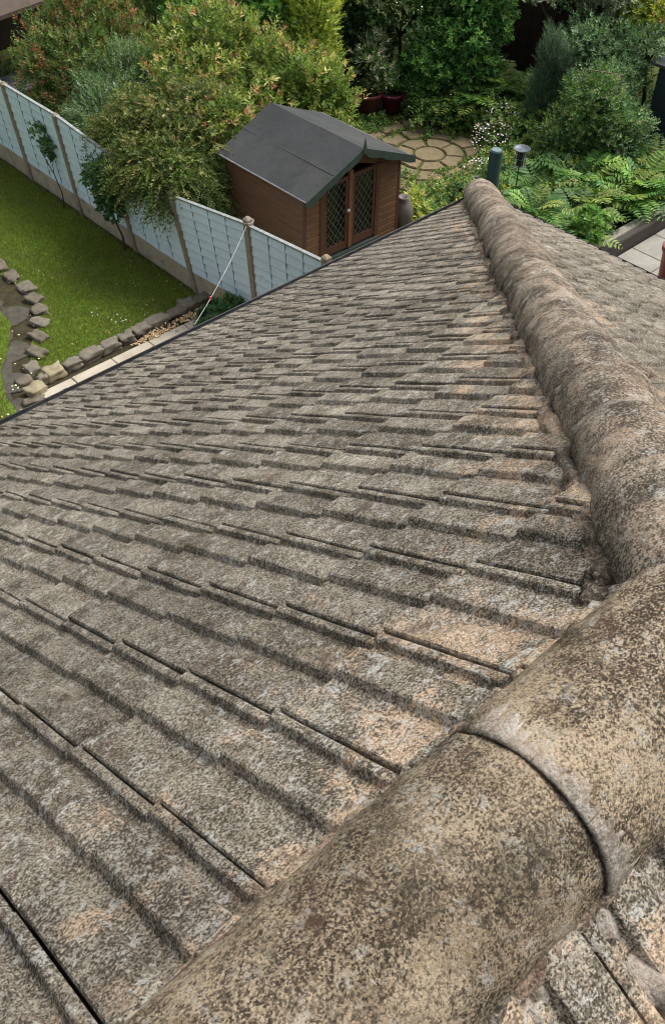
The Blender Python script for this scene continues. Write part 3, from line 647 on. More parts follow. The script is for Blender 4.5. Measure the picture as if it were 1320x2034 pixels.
def door(x0, x1, knob, ang):
    top = WT+.02; fr = MB(); w = .05
    fr.box((x0, YF-.012, DB), (x0+w, YF+.028, top)).box((x1-w, YF-.012, DB), (x1, YF+.028, top)).box((x0+w, YF-.010, DB), (x1-w, YF+.026, DB+.12)).box((x0+w, YF-.010, top-.05), (x1-w, YF+.026, top))
    d = fr.build('door', MT['shed_trim'], shed)
    gl = MB().box((x0+w, YF+.006, DB+.12), (x1-w, YF+.010, top-.05)).build('glazing', MT['glass']); gl.parent = d
    le = MB(); a, b, z0, z1 = x0+w, x1-w, DB+.12, top-.05; W = b-a; st = .13; t = .0028
    k = -12
    while k < 24:
        for sgn in (1, -1):
            # line z = z0 + k*st + sgn*(x-a)*1.35
            xs = []
            c0 = z0+k*st; xa, xb = a, b
            za, zb2 = c0 if sgn > 0 else c0, c0+sgn*W*1.35
            def clip(za, zb):
                ta, tb = 0., 1.
                for lim, s in ((z0, 1), (z1, -1)):
                    fa, fb = s*(za-lim), s*(zb-lim)
                    if fa < 0 and fb < 0: return None
                    if fa < 0: ta = max(ta, fa/(fa-fb))
                    if fb < 0: tb = min(tb, fa/(fa-fb))
                return (ta, tb) if tb-ta > .03 else None
            r = clip(za, zb2)
            if r:
                p = [Vector((a+W*t_, YF+.002, za+(zb2-za)*t_)) for t_ in r]; le.tube(p, t, 4)
        k += 1
    l_ = le.build('lead_lattice', MT['lead']); l_.parent = d
    if knob:
        kb = MB().lathe([(.001, -.02), (.016, -.018), (.022, -.004), (.018, .012), (.001, .018)], (0, 0, 0), 12)
        kb.v = [(x0+w/2+x, YF-.035+z, DB+.62+y) for x, y, z in kb.v]
        h = kb.build('knob', MT['white_knob'], None, True); h.parent = d
    return d
door(D0, 7.33, False, 0); door(7.40, D1, False, 0)
MB().box((7.33, YF-.03, DB), (7.40, YF+.03, WT+.1)).build('door_post', MT['shed_post'], shed, bevel=.003)
kb = MB().lathe([(.001, -.02), (.018, -.018), (.026, -.004), (.02, .012), (.001, .018)], (0, 0, 0), 12); kb.v = [(7.31+x, YF-.04+z, ZG+1.25+y) for x, y, z in kb.v]
kb.build('knob', MT['white_knob'], shed, True)
# roof: two felted slopes
for s in (-1, 1):
    n = 10; vs = []; th = .022
    for i in range(n+1):
        t = i/n; x = SX+s*HW*t; z = RZS+(EZ-RZS)*t - .012*math.sin(PI*t)
        for k in range(9):
            y = SY+SL*k/8; e = .006*mnoise.noise(Vector((x*1.5, y*1.5, s)))
            vs.append((x, y, z+e))
    o = len(vs); vs += [(x, y, z-th) for x, y, z in vs]; fs = []
    for i in range(n):
        for k in range(8): a = i*9+k; fs += [(a, a+1, a+10, a+9), (o+a, o+a+9, o+a+10, o+a+1)]
    for k in range(8): a = n*9+k; fs.append((a, a+1, o+a+1, o+a)); fs.append((k, o+k, o+k+1, k+1))
    for i in range(n): a = i*9; fs.append((a, a+9, o+a+9, o+a)); a += 8; fs.append((a, o+a, o+a+9, a+9))
    r_ = MB().add(vs, fs).build('roof_slope', MT['felt'], shed, False)
    if s < 0:                              # one felt lap, on the slope facing the fence
        t = .50; x = SX+s*HW*t; z = RZS+(EZ-RZS)*t-.012
        e_ = MB().prism([(x+.06, SY+.02, z+.0005+.026), (x-.012, SY+.02, z+.0010), (x-.012, SY+.02, z-.01), (x+.06, SY+.02, z+.01)], (0, SL-.04, 0)).build('felt_lap', MT['felt']); e_.parent = r_
    mb = MB().tube([(SX+s*(HW+.004), SY+.02, EZ-.012), (SX+s*(HW+.004), SY+SL, EZ-.012)], .010, 6); e_ = mb.build('felt_edge', MT['felt_edge']); e_.parent = r_
    # scalloped bargeboard
    up_ = []; dn = []; N_ = 30
    for k in range(N_+1):
        t = k/N_; x = SX+s*(HW+.02)*t; z = RZS+(EZ-RZS)*t
        up_.append((x, SY-.022, z+.012)); dn.append((x, SY-.022, z-.085-.022*abs(math.sin(t*PI*3.0))+(.02 if t < .05 else 0)))
    MB().prism(up_+dn[::-1], (0, .02, 0)).build('bargeboard', MT['green_paint'], shed)
MB().prism([(SX-.03, SY-.035, RZS-.05), (SX+.03, SY-.035, RZS-.05), (SX+.026, SY-.035, RZS+.04), (SX, SY-.035, RZS+.15), (SX-.026, SY-.035, RZS+.04)], (0, .012, 0)).build('finial', MT['green_paint'], shed)
# urn beside the shed
MB().lathe([(.001, 0), (.09, 0), (.14, .12), (.16, .26), (.12, .40), (.07, .46), (.09, .50), (.07, .5), (.001, .44)], (8.62, 8.75, ZG+.32), 20)
urn = MB().lathe([(.001, 0), (.09, 0), (.14, .12), (.16, .26), (.12, .40), (.07, .46), (.09, .50), (.07, .5), (.001, .44)], (8.60, 8.62, ZG+.45), 20).build('stone_urn', MT['urn'], None, True)
tag(urn, 'rounded grey-pink stone urn tucked against the right corner of the summerhouse', 'urn')

# ================================================================== SMALL GARDEN THINGS
gp = empty('standing_pipe', (8.72, 7.14, ZG), 'dark teal round pipe with pale cap behind the far end of the hip', 'pipe')
MB().tube([(8.68, 7.10, ZG), (8.70, 7.12, ZG+2.16)], .088, 28).build('pipe_body', MT['pipe'], gp, False)
MB().lathe([(.001, .012), (.066, .010), (.070, 0), (.070, -.01)], (8.70, 7.12, ZG+2.165), 28).build('cap', MT['pipe_cap'], gp)
MB().box((8.42, 7.16, ZG+.2), (8.48, 7.20, ZG+1.86)).build('backing_strip', MT['urn'], gp)
bf = empty('bird_feeder', (10.29, 7.85, ZG), 'small metal bird feeder with a round dish top among the ferns', 'bird feeder')
MB().tube([(10.29, 7.85, ZG), (10.29, 7.85, ZG+1.38)], .010, 8).build('pole', MT['green_paint'], bf)
MB().lathe([(.001, .02), (.06, .012), (.115, .03), (.130, .045), (.122, .030), (.06, -.004), (.001, -.004)], (10.29, 7.85, ZG+1.40), 28).build('dish', MT['grey_metal'], bf, True)
mb = MB()
for z in (1.18, 1.30): mb.tube([(10.29+.09*math.cos(a), 7.85+.09*math.sin(a), ZG+z) for a in [i*PI/10 for i in range(21)]], .006, 5)
for a in range(8): mb.tube([(10.29+.09*math.cos(a*PI/4), 7.85+.09*math.sin(a*PI/4), ZG+1.18), (10.29+.085*math.cos(a*PI/4+.3), 7.85+.085*math.sin(a*PI/4+.3), ZG+1.40)], .004, 4)
mb.build('cage', MT['grey_metal'], bf); MB().lathe([(.001, 1.17), (.055, 1.18), (.055, 1.36), (.001, 1.37)], (10.29, 7.85, ZG), 16).build('seed_tube', MT['shed_in'], bf)
def pot(loc, r, h, mat, label, group=None):
    e = empty('plant_pot', loc, label, 'plant pot', group)
    MB().lathe([(.001, 0), (r*.72, 0), (r*.95, h*.86), (r*1.08, h*.86), (r*1.10, h), (r*.97, h), (r*.90, h*.8), (.001, h*.8)], loc, 24).build('pot_body', mat, e, True)
    MB().lathe([(.001, h*.86), (r*.93, h*.86)], loc, 20).build('compost', MT['soil'], e); return e
pot((11.82, 12.62, ZG+.05), .23, .34, MT['pink_pot'], 'faded pink plant pot, left of the pair below the rose', 'pair of plant pots by the shrubbery')
pot((12.16, 12.34, ZG+.05), .23, .34, MT['magenta_pot'], 'dark magenta plant pot, right of the pair below the rose', 'pair of plant pots by the shrubbery')
pot((10.95, 5.36, ZG+.1), .17, .55, MT['red_pot'], 'tall red pot at the right edge of the photo on the paved terrace')
# terrace with sleeper wall at the right
mb = MB()
for i in range(5):
    for j in range(4): mb.box((10.2+i*.62, 6.28-(j+1)*.62+.012, ZG-.03), (10.2+(i+1)*.62-.012, 6.28-j*.62, ZG+.03+.004*random.random()))
tag(mb.build('terrace', MT['slab_grey'], bevel=.004), kind='structure')
sl = empty('retaining_edge', (11.5, 6.4, ZG), 'dark timber sleeper edging with a stone kerb between the fern bed and the terrace', 'sleeper edging')
MB().box((10.2, 6.30, ZG-.05), (14.5, 6.42, ZG+.26)).build('sleeper', MT['sleeper'], sl, bevel=.012)
MB().box((10.2, 6.43, ZG-.05), (14.5, 6.60, ZG+.24)).build('kerb', MT['kerb'], sl, bevel=.015)

# dark fence at the back
bfence = empty('rear_fence', (15.6, 12, ZG), 'very dark brown boarded fence glimpsed between shrubs at the back of the garden', 'fence')
for i in range(4):
    y0 = 10.1+i*1.25; mb = MB()
    for k in range(9): mb.box((15.60+(k % 2)*.012, y0+.05+k*.128, ZG), (15.62+(k % 2)*.012, y0+.05+(k+1)*.128+.004, ZG+1.85))
    mb.build('panel', MT['dark_fence'], bfence); MB().box((15.57, y0-.05, ZG), (15.66, y0+.045, ZG+1.95)).build('fence_post', MT['dark_fence'], bfence)
# slate-blue shed at the right edge
ts = empty('slate_blue_shed', (15, 7.3, ZG), 'dark slate-blue boarded shed wall half hidden by shrubs at the right edge', 'shed')
mb = MB(); boards(mb, (14.5, 5.2, 0), (14.5, 8.25, 0), ZG, ZG+1.5, (-1, 0, 0), .12); boards(mb, (14.5, 8.25, 0), (16.5, 8.25, 0), ZG, ZG+1.5, (0, 1, 0), .12); mb.box((14.51, 5.2, ZG), (16.5, 8.24, ZG+1.49)); mb.build('wall', MT['teal'], ts)
MB().prism([(14.35, 5.1, ZG+1.5), (14.35, 8.4, ZG+1.5), (16.6, 8.4, ZG+1.7), (16.6, 5.1, ZG+1.7)], (0, 0, .05)).build('roof', MT['felt'], ts)
# open shelter at the top left
sh = empty('open_shelter', (6.5, 18.5, ZG), 'open garden shelter with a brown roof and pale post in the far left corner', 'shelter')
MB().prism([(4.2, 16.2, ZG+1.75), (9.3, 17.2, ZG+1.75), (9.6, 20.2, ZG+2.2), (4.2, 20.2, ZG+2.2)], (0, 0, .07)).build('roof', MT['brown_roof'], sh)
for x, y in ((6.45, 16.85), (4.4, 16.5)): MB().box((x-.035, y-.035, ZG), (x+.035, y+.035, ZG+1.76)).build('post', MT['pale_post'], sh)
MB().box((4.3, 20.0, ZG), (9.5, 20.1, ZG+2.15)).build('rear_wall', MT['dark_fence'], sh)
tb = empty('slatted_bench', (6.6, 17.4, ZG), 'blue-grey slatted bench under the open shelter', 'bench')
mb = MB()
for k in range(7): mb.box((5.6, 16.75+k*.12, ZG+.42), (7.4, 16.75+k*.12+.10, ZG+.445), rz=.12, piv=(6.5, 17.1, 0))
mb.build('seat', MT['slat_grey'], tb)
for x in (5.75, 7.2):
    for y in (16.9, 17.4): MB().box((x-.03, y-.03, ZG), (x+.03, y+.03, ZG+.42)).build('leg', MT['slat_grey'], tb)

# ================================================================== PLANTS
def nrmz(a): return a/np.maximum(np.linalg.norm(a, axis=1, keepdims=True), 1e-9)
def leaf_mesh(name, base, axis, nor, length, width, cols, mat, parent=None, fold=.25):
    """diamond leaves with a folded midrib; base Nx3, axis Nx3 unit, nor Nx3, length N, width N, cols Nx3"""
    N_ = len(base); side = nrmz(np.cross(axis, nor)); nor = np.cross(side, axis)
    L = length[:, None]; W = width[:, None]*.5
    v = np.empty((N_, 6, 3)); v[:, 0] = base; m1 = base+axis*L*.38; 
    v[:, 1] = m1-side*W+nor*W*fold; v[:, 2] = base+axis*L*.72-side*W*.72+nor*W*fold*.6
    v[:, 3] = base+axis*L-nor*L*.10; v[:, 4] = base+axis*L*.72+side*W*.72+nor*W*fold*.6; v[:, 5] = m1+side*W+nor*W*fold
    verts = v.reshape(-1, 3); idx = np.arange(N_)[:, None]*6
    q1 = np.concatenate([idx+0, idx+3, idx+2, idx+1], 1); q2 = np.concatenate([idx+0, idx+5, idx+4, idx+3], 1)
    quads = np.stack([q1, q2], 1).reshape(-1, 4); M_ = len(quads)
    me = bpy.data.meshes.new(name); me.vertices.add(len(verts)); me.vertices.foreach_set('co', verts.astype(np.float32).ravel())
    me.loops.add(M_*4); me.loops.foreach_set('vertex_index', quads.astype(np.int32).ravel())
    me.polygons.add(M_); me.polygons.foreach_set('loop_start', np.arange(0, M_*4, 4, dtype=np.int32)); me.polygons.foreach_set('loop_total', np.full(M_, 4, dtype=np.int32))
    me.update(calc_edges=True)
    at = me.attributes.new('leaf_col', 'FLOAT_COLOR', 'FACE'); c4 = np.ones((M_, 4), np.float32); c4[:, :3] = np.repeat(cols, 2, 0); at.data.foreach_set('color', c4.ravel())
    return link_mesh(name, me, mat, parent)

LEAFGAIN = 1.85
def pal(cols, n, jit=.18, w=None):
    cols = np.array(cols); i = RNG.choice(len(cols), n, p=w); c = cols[i]*(1+RNG.normal(0, jit, (n, 1)))*(1+RNG.normal(0, .06, (n, 3)))
    return np.clip(c*LEAFGAIN, .004, .9)

def shell_points(lobes, n, rin=.55, bump=.18):
    """points and outward directions spread through the outer part of a set of ellipsoid lobes"""
    lob = np.array(lobes, float); vol = (lob[:, 3]*lob[:, 4]*lob[:, 5])**(2/3); k = RNG.choice(len(lob), n, p=vol/vol.sum())
    d = nrmz(RNG.normal(size=(n, 3))); d[:, 2] = np.where(d[:, 2] < -.35, -d[:, 2]*.8, d[:, 2]); d = nrmz(d)
    ph = k*1.7
    b = 1+bump*(np.sin(d[:, 0]*5+ph)*np.cos(d[:, 1]*4.3+ph*2)+.6*np.sin(d[:, 2]*7+d[:, 0]*6+ph)+.5*np.sin(d[:, 1]*13+d[:, 2]*9))
    r = (rin+(1-rin)*RNG.random(n)**.6)*b
    rad = lob[k, 3:6]; p = lob[k, :3]+d*rad*r[:, None]; out = nrmz(d/rad)
    return p, out, r/b, k

def crown_leaves(p, out, nl, sl, ll, lw, lift=.5, spread=.8, droop=0., flat=False):
    """each shoot at p, growing along out(+up), carries nl leaves"""
    n = len(p); upv = np.array([0, 0, 1.]); sdir = nrmz(out+upv*lift+RNG.normal(0, .35, (n, 3)))
    base = []; ax = []; no = []; ln = []; wd = []
    a1 = nrmz(np.cross(sdir, RNG.normal(size=(n, 3)))); a2 = np.cross(sdir, a1)
    for i in range(nl):
        t = (i+.5)/nl; ph = i*2.4+RNG.random(n)*.6
        q = p+sdir*(sl*t)[..., None] if hasattr(sl, '__len__') else p+sdir*sl*t
        q = q-upv*(droop*t*t)
        if flat: lat = a1*(1 if i % 2 else -1)
        else: lat = a1*np.cos(ph)[:, None]+a2*np.sin(ph)[:, None]
        ss = spread*(1.25-t*.75); a = nrmz(lat*ss+sdir*(1.15-ss*.6)-upv*droop*t*1.5+RNG.normal(0, .12, (n, 3)))
        base.append(q); ax.append(a); no.append(nrmz(sdir+upv*.4+RNG.normal(0, .25, (n, 3))))
        f = (1-.35*t)*RNG.uniform(.7, 1.2, n); ln.append(ll*f); wd.append(lw*f)
    return [np.concatenate(x) for x in (base, ax, no, ln, wd)]

def trunk(parent, base, lobes, r, name='trunk', mat='bark', n=None):
    mb = MB(); base = Vector(base)
    c = Vector(np.mean(np.array(lobes)[:, :3], 0)); top = Vector((base.x*.4+c.x*.6, base.y*.4+c.y*.6, base.z+(c.z-base.z)*.55))
    mb.tube([base, base*.6+top*.4+Vector((.03, -.02, 0)), top], [r, r*.8, r*.62], 8)
    for l in lobes[:n or len(lobes)]:
        e = Vector(l[:3]); mid = (top+e)/2+Vector((random.uniform(-.08, .08), random.uniform(-.08, .08), .05)); mb.tube([top, mid, e, e+Vector((0, 0, l[5]*.5))], [r*.5, r*.35, r*.2, r*.08], 6)
    return mb.build(name, MT[mat], parent, True)

def shrub(name, label, cat, base, lobes, shoots, nl, sl, ll, lw, cols, tip=None, tipmin=.9, tipz=-9, tipp=.6, lift=.5, spread=.8, droop=0., flat=False, rin=.5, r=.05, group=None, bump=.18, w=None, part='crown', tr='trunk', rough=None):
    e = empty(name, base, label, cat, group)
    p, out, rr, k = shell_points(lobes, shoots, rin, bump)
    keep = p[:, 2] > ZG+.02; p, out, rr = p[keep], out[keep], rr[keep]
    b, a, no, ln, wd = crown_leaves(p, out, nl, sl, ll, lw, lift, spread, droop, flat)
    sc = pal(cols, len(p), .12, w)
    if tip is not None:
        cl = np.sin(p[:, 0]*3.1+p[:, 1]*2.3)+np.sin(p[:, 1]*4.7-p[:, 2]*3.9)   # patches of new growth
        mk = (rr > tipmin) & (out[:, 2] > tipz) & (RNG.random(len(p)) < tipp*(.65+.35*cl)); tc = pal(tip, len(p), .15); sc = np.where(mk[:, None], tc, sc)
    c = np.tile(sc, (nl, 1))*(1+RNG.normal(0, .15, (len(b), 1)))
    leaf_mesh(part, b, a, no, ln, wd, np.clip(c, .003, .9), MT['leaf'], e)
    if tr: trunk(e, base, lobes, r, tr)
    return e
G = ZG
# -- colour sets (real leaf albedos)
OLIVE = [(.075, .115, .022), (.055, .095, .02), (.11, .135, .035), (.042, .07, .018)]
RUST = [(.17, .065, .030), (.20, .095, .045), (.13, .08, .03), (.16, .12, .045)]
PEACH = [(.27, .19, .085), (.28, .25, .10), (.24, .13, .07), (.24, .25, .085), (.20, .23, .07)]
PHOT = [(.11, .15, .028), (.08, .125, .022), (.14, .17, .04), (.058, .10, .02)]
BLUEG = [(.065, .12, .038), (.095, .155, .06), (.05, .09, .03), (.13, .18, .09)]
BROWNG = [(.070, .095, .02), (.055, .085, .018), (.095, .11, .028), (.042, .072, .018)]
BRIGHT = [(.07, .16, .03), (.10, .20, .035), (.045, .11, .025), (.06, .14, .04)]
YELL = [(.20, .24, .03), (.15, .20, .025), (.11, .17, .02), (.26, .28, .05)]
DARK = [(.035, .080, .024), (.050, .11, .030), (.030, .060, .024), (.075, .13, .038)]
LAUR = [(.05, .135, .03), (.035, .095, .025), (.08, .18, .04), (.028, .07, .022)]
FERN = [(.07, .15, .035), (.055, .12, .03), (.12, .20, .05), (.05, .10, .028), (.13, .17, .045)]
GREY = [(.13, .15, .10), (.17, .19, .13), (.09, .115, .07), (.07, .10, .05)]

shrub('photinia_bush', 'rounded bush of rusty red and olive leaves behind the left of the blue fence', 'bush', (7.2, 15.1, G),
      [(7.35, 15.1, G+1.2, 1.1, 1.05, .95), (7.0, 15.4, G+1.1, .75, .8, .8), (7.8, 15.5, G+1.75, .8, .7, .65), (6.9, 14.7, G+.8, .8, .8, .8), (8.0, 14.7, G+1.1, .6, .6, .8)],
      4200, 7, .13, .085, .034, OLIVE, RUST, .80, -.2, .46, lift=.7, rin=.45)
shrub('dark_conifer', 'dark green upright conifer between the red bush and the bright hedge at the top', 'conifer', (9.5, 16.2, G),
      [(9.5, 16.2, G+1.0, .55, .55, 1.0), (9.45, 16.1, G+1.9, .38, .38, .9)], 2600, 7, .14, .05, .018, [(.05, .085, .012), (.08, .12, .016), (.035, .06, .012)], [(.11, .14, .02)], .9, tipp=.3, lift=.9, flat=True)
shrub('blue_juniper', 'blue-green feathery juniper above the blue fence between the red and golden bushes', 'juniper', (7.1, 13.8, G),
      [(7.15, 13.8, G+.95, .85, .85, .75), (6.7, 13.4, G+.8, .6, .7, .65), (7.5, 14.0, G+1.35, .5, .5, .5)], 4200, 9, .22, .065, .020, BLUEG, [(.16, .21, .14)], .9, tipp=.4, lift=.35, flat=True)
shrub('golden_photinia', 'big bush of golden olive leaves with peach-pink new tips behind the summerhouse', 'bush', (8.6, 12.3, G),
      [(8.6, 12.4, G+1.2, 1.3, 1.05, .95), (7.8, 12.6, G+1.45, .85, .9, .8), (9.3, 12.0, G+1.1, .9, .9, .85), (8.5, 13.0, G+1.9, .8, .8, .6), (9.6, 11.5, G+.9, .6, .6, .8), (7.9, 11.7, G+.9, .8, .7, .8), (7.0, 10.75, G+1.75, .5, .45, .38)],
      5600, 7, .13, .10, .042, PHOT, PEACH, .82, -.1, .50, lift=.8, rin=.45)
shrub('weeping_cotoneaster', 'olive-brown arching feathery bush drooping over the blue fence beside the summerhouse', 'bush', (6.25, 11.1, G),
      [(6.15, 11.1, G+1.30, .80, .80, .62), (5.85, 10.55, G+1.30, .52, .50, .48), (6.35, 11.9, G+1.40, .75, .70, .60), (5.80, 10.9, G+1.45, .45, .60, .36), (6.35, 10.5, G+1.0, .50, .50, .75), (6.8, 11.4, G+1.7, .75, .7, .5)],
      6200, 11, .28, .066, .028, BROWNG, [(.14, .13, .045), (.17, .15, .055), (.11, .13, .035)], .85, tipp=.5, lift=-.05, droop=.16, flat=True, spread=.9)
shrub('leafy_hedge', 'bright green leafy hedge across the top behind the golden bush', 'hedge', (10.2, 14.6, G),
      [(9.9, 14.9, G+1.3, .95, .8, 1.1), (10.6, 14.1, G+1.4, .9, .8, 1.1), (10.9, 15.2, G+1.6, 1.1, 1.1, 1.2), (10.2, 14.4, G+1.9, .8, .8, .7), (11.9, 16.4, G+1.5, 1.2, 1.2, 1.4)],
      6500, 6, .10, .09, .05, BRIGHT, [(.14, .24, .05)], .9, tipp=.5, lift=.3)
shrub('golden_conifer', 'tall yellow-green conifer at the right end of the bright hedge', 'conifer', (10.9, 13.2, G),
      [(10.85, 13.1, G+.8, .48, .55, .9), (10.85, 13.15, G+1.75, .45, .52, .9), (11.2, 13.7, G+1.9, .5, .6, .8)], 3800, 9, .13, .042, .020, YELL, [(.28, .30, .05)], .9, tipp=.4, lift=.5, flat=True)
shrub('evergreen_tree', 'dark evergreen tree with grey-green leaf clusters at the top centre', 'tree', (12.9, 12.9, G),
      [(12.9, 12.9, G+1.7, .9, .9, .85), (13.5, 12.5, G+2.0, .8, .8, .7), (12.5, 13.4, G+2.1, .8, .8, .65), (13.9, 12.9, G+1.4, .9, .9, 1.1), (13.1, 14.4, G+1.8, 1.2, 1.2, 1.2)],
      5200, 7, .12, .10, .042, DARK, [(.11, .14, .06), (.15, .17, .08)], .82, .0, .7, lift=.4)
shrub('cherry_laurel', 'glossy bright green laurel beside the gap showing the dark rear fence', 'laurel', (13.2, 11.6, G),
      [(13.2, 11.6, G+.9, .75, .7, .9), (13.5, 11.5, G+1.5, .6, .55, .8), (12.8, 11.9, G+.7, .6, .6, .7)], 3000, 7, .12, .11, .045, LAUR, [(.14, .26, .06)], .9, tipp=.4, lift=.3)
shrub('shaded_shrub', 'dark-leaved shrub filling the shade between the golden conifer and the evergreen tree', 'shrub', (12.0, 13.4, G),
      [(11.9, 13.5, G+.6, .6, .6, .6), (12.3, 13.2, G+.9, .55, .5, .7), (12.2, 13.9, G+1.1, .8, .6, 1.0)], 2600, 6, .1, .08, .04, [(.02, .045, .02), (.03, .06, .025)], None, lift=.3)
shrub('rose_bush', 'open rose bush with small pale leaves above the two pots', 'rose', (11.7, 12.5, G),
      [(11.65, 12.5, G+1.0, .32, .32, .32), (11.85, 12.3, G+.7, .3, .3, .25), (11.9, 12.6, G+1.25, .22, .22, .22)], 420, 6, .12, .055, .034, GREY+DARK, [(.26, .22, .16)], .9, tipp=.4, lift=.5, rin=.2, r=.02, tr='stems')
for q, (cx, cy, lab) in enumerate(((11.82, 12.62, 'small green plant growing in the faded pink pot'), (12.16, 12.34, 'small green plant growing in the dark magenta pot'))):
    shrub('potted_plant', lab, 'plant', (cx, cy, G+.35), [(cx, cy, G+.46, .2, .2, .13)], 130, 6, .07, .05, .028, FERN, YELL, .9, r=.01, tr=None, part='foliage', rin=.2, group='plants in the pair of pots')
# ferny beds
def frond_plants(name, label, cat, spots, nf, fl, cols, group=None, arch=.9, pin=.085):
    made = None
    for (x, y, z, s) in spots:
        n = nf; npn = 26; th = RNG.random(n)*2*PI; el = RNG.uniform(.5, 1.25, n); L = fl*s*RNG.uniform(.7, 1.15, n)
        hd_ = np.stack([np.cos(th), np.sin(th), np.zeros(n)], 1); B = []; A = []; No = []; Ln = []; Wd = []
        fc = pal(cols, n, .18)
        C = []
        for i in range(npn):
            t = (i//2+.7)/(npn/2); side = 1 if i % 2 else -1
            ang = el*(1-t*arch*1.15); pos = hd_*(L*t*np.cos(el*.75))[:, None]; pos[:, 2] = L*(np.sin(el)*t-.55*arch*t*t)
            tan_ = nrmz(hd_*np.cos(ang)[:, None]+np.array([0, 0, 1.])*np.sin(ang)[:, None]); lat = np.cross(tan_, [0, 0, 1.]); lat = nrmz(lat)*side
            B.append(pos+np.array([x, y, z])); A.append(nrmz(lat+tan_*.35+RNG.normal(0, .08, (n, 3)))); No.append(nrmz(np.cross(lat*side, tan_)))
            l = L/fl*fl*.24*np.sin(PI*min(1, .12+t*.88))**.7+.01; Ln.append(l); Wd.append(l*.30); C.append(fc*(1+RNG.normal(0, .08, (n, 1))))
        e = empty(name, (x, y, z), label if isinstance(label, str) else label[spots.index((x, y, z, s))], cat, group)
        leaf_mesh('fronds', np.concatenate(B), np.concatenate(A), np.concatenate(No), np.concatenate(Ln), np.concatenate(Wd), np.clip(np.concatenate(C), .003, .9), MT['leaf'], e)
FB = [(9.95, 7.25, G+.75, .75, 'fern whose fronds hide the pole of the bird feeder'), (10.35, 7.35, G+.25, 1.0, 'fern nearest the bird feeder, on its roof side'), (11.0, 7.1, G+.2, 1.0, 'fern right of the bird feeder above the roof edge'), (11.6, 7.4, G+.2, 1.1, 'broad fern in the middle of the fern bed'),
      (12.2, 7.0, G+.2, 1.1, 'fern behind the sleeper edging, left one'), (12.8, 7.1, G+.2, 1.1, 'fern behind the sleeper edging, right one near the frame'), (11.3, 8.1, G+.2, 1.1, 'fern behind and right of the bird feeder'),
      (12.1, 7.9, G+.2, 1.2, 'tall fern in the back of the fern bed'), (10.9, 8.6, G+.1, 1.0, 'fern behind the bird feeder towards the patio'), (12.9, 7.8, G+.2, 1.1, 'fern below the slate-blue shed'), (9.9, 7.5, G+.2, .9, 'small fern between the teal pipe and the bird feeder'),
      (10.6, 6.8, G+.2, .9, 'fern low behind the right roof slope'), (13.4, 7.2, G+.2, 1.1, 'fern at the right edge beneath the slate-blue shed'),
      (12.9, 11.0, G+.4, 1.0, 'fern with long fronds in front of the laurel'), (13.5, 10.9, G+.5, 1.0, 'fern in front of the dark rear fence'), (12.6, 11.4, G+.3, .9, 'fern left of the laurel above the pots'), (13.9, 10.7, G+.3, .9, 'fern at the foot of the columnar cypress')]
frond_plants('fern', [f[4] for f in FB], 'fern', [f[:4] for f in FB], 34, .85, FERN, 'ferns in the garden beds')
def mound(name, label, lobes, n, ll, lw, cols, tip=None, nl=5, sl=.09, cat='ground cover plants', **kw):
    p, out, rr, k = shell_points(lobes, n, .5, .2); keep = p[:, 2] > ZG; p, out, rr = p[keep], out[keep], rr[keep]
    b, a, no, ln, wd = crown_leaves(p, out, nl, sl, ll, lw, .6, .9)
    sc = pal(cols, len(p), .16)
    if tip is not None: mk = (rr > .8) & (RNG.random(len(p)) < .35); sc = np.where(mk[:, None], pal(tip, len(p), .12), sc)
    c = np.tile(sc, (nl, 1))*(1+RNG.normal(0, .15, (len(b), 1)))
    o = leaf_mesh(name, b, a, no, ln, wd, np.clip(c, .003, .9), MT['leaf']); return tag(o, label, cat, None, 'stuff')
MIXG = [(.06, .12, .03), (.09, .155, .035), (.045, .09, .025), (.12, .17, .04), (.05, .10, .045)]
mound('ground_cover', 'low leafy ground cover between the summerhouse, the patio and the roof', [(10.1, 8.9, G+.05, .9, .55, .4), (9.3, 8.5, G+.1, .5, .5, .4), (10.7, 9.2, G+.0, .6, .35, .3), (10.3, 8.2, G+.1, .9, .5, .4), (9.3, 9.1, G+.05, .3, .35, .3), (11.6, 9.2, G+.1, .7, .5, .3), (9.6, 7.9, G+.1, .8, .6, .4)],
      3000, .075, .045, MIXG, [(.17, .20, .045), (.22, .22, .05)])
mound('ground_cover', 'mixed low leafy plants round the far side of the patio', [(12.7, 11.3, G+.1, .8, .6, .45), (12.6, 11.9, G+.05, .5, .4, .35), (13.2, 10.5, G+.1, .9, .6, .45), (13.0, 9.6, G+.1, .8, .7, .45), (11.5, 12.15, G+.0, .3, .2, .12), (13.9, 10.1, G+.1, .9, .7, .5), (14.4, 11.2, G, .9, .9, .4)],
      5200, .08, .05, MIXG, [(.13, .18, .05)])
mound('ground_cover', 'creeping weeds spreading over the outer stones of the round patio', [(10.6, 9.6, G, .6, .3, .10), (11.9, 9.5, G, .6, .3, .10), (11.3, 12.0, G, .9, .2, .10), (12.7, 10.4, G, .35, .6, .12), (11.3, 11.6, G, 1.0, .12, .05), (10.9, 11.2, G, .12, .4, .05), (11.9, 11.1, G, .3, .1, .05), (10.3, 10.3, G, .3, .5, .12), (12.5, 11.1, G, .3, .4, .12), (11.8, 9.95, G, .4, .1, .05), (11.0, 10.0, G, .3, .12, .05), (10.7, 11.5, G, .4, .3, .10), (12.3, 9.8, G, .4, .4, .14), (11.4, 9.3, G, .8, .25, .14)], 3000, .04, .028, MIXG, YELL, sl=.03)
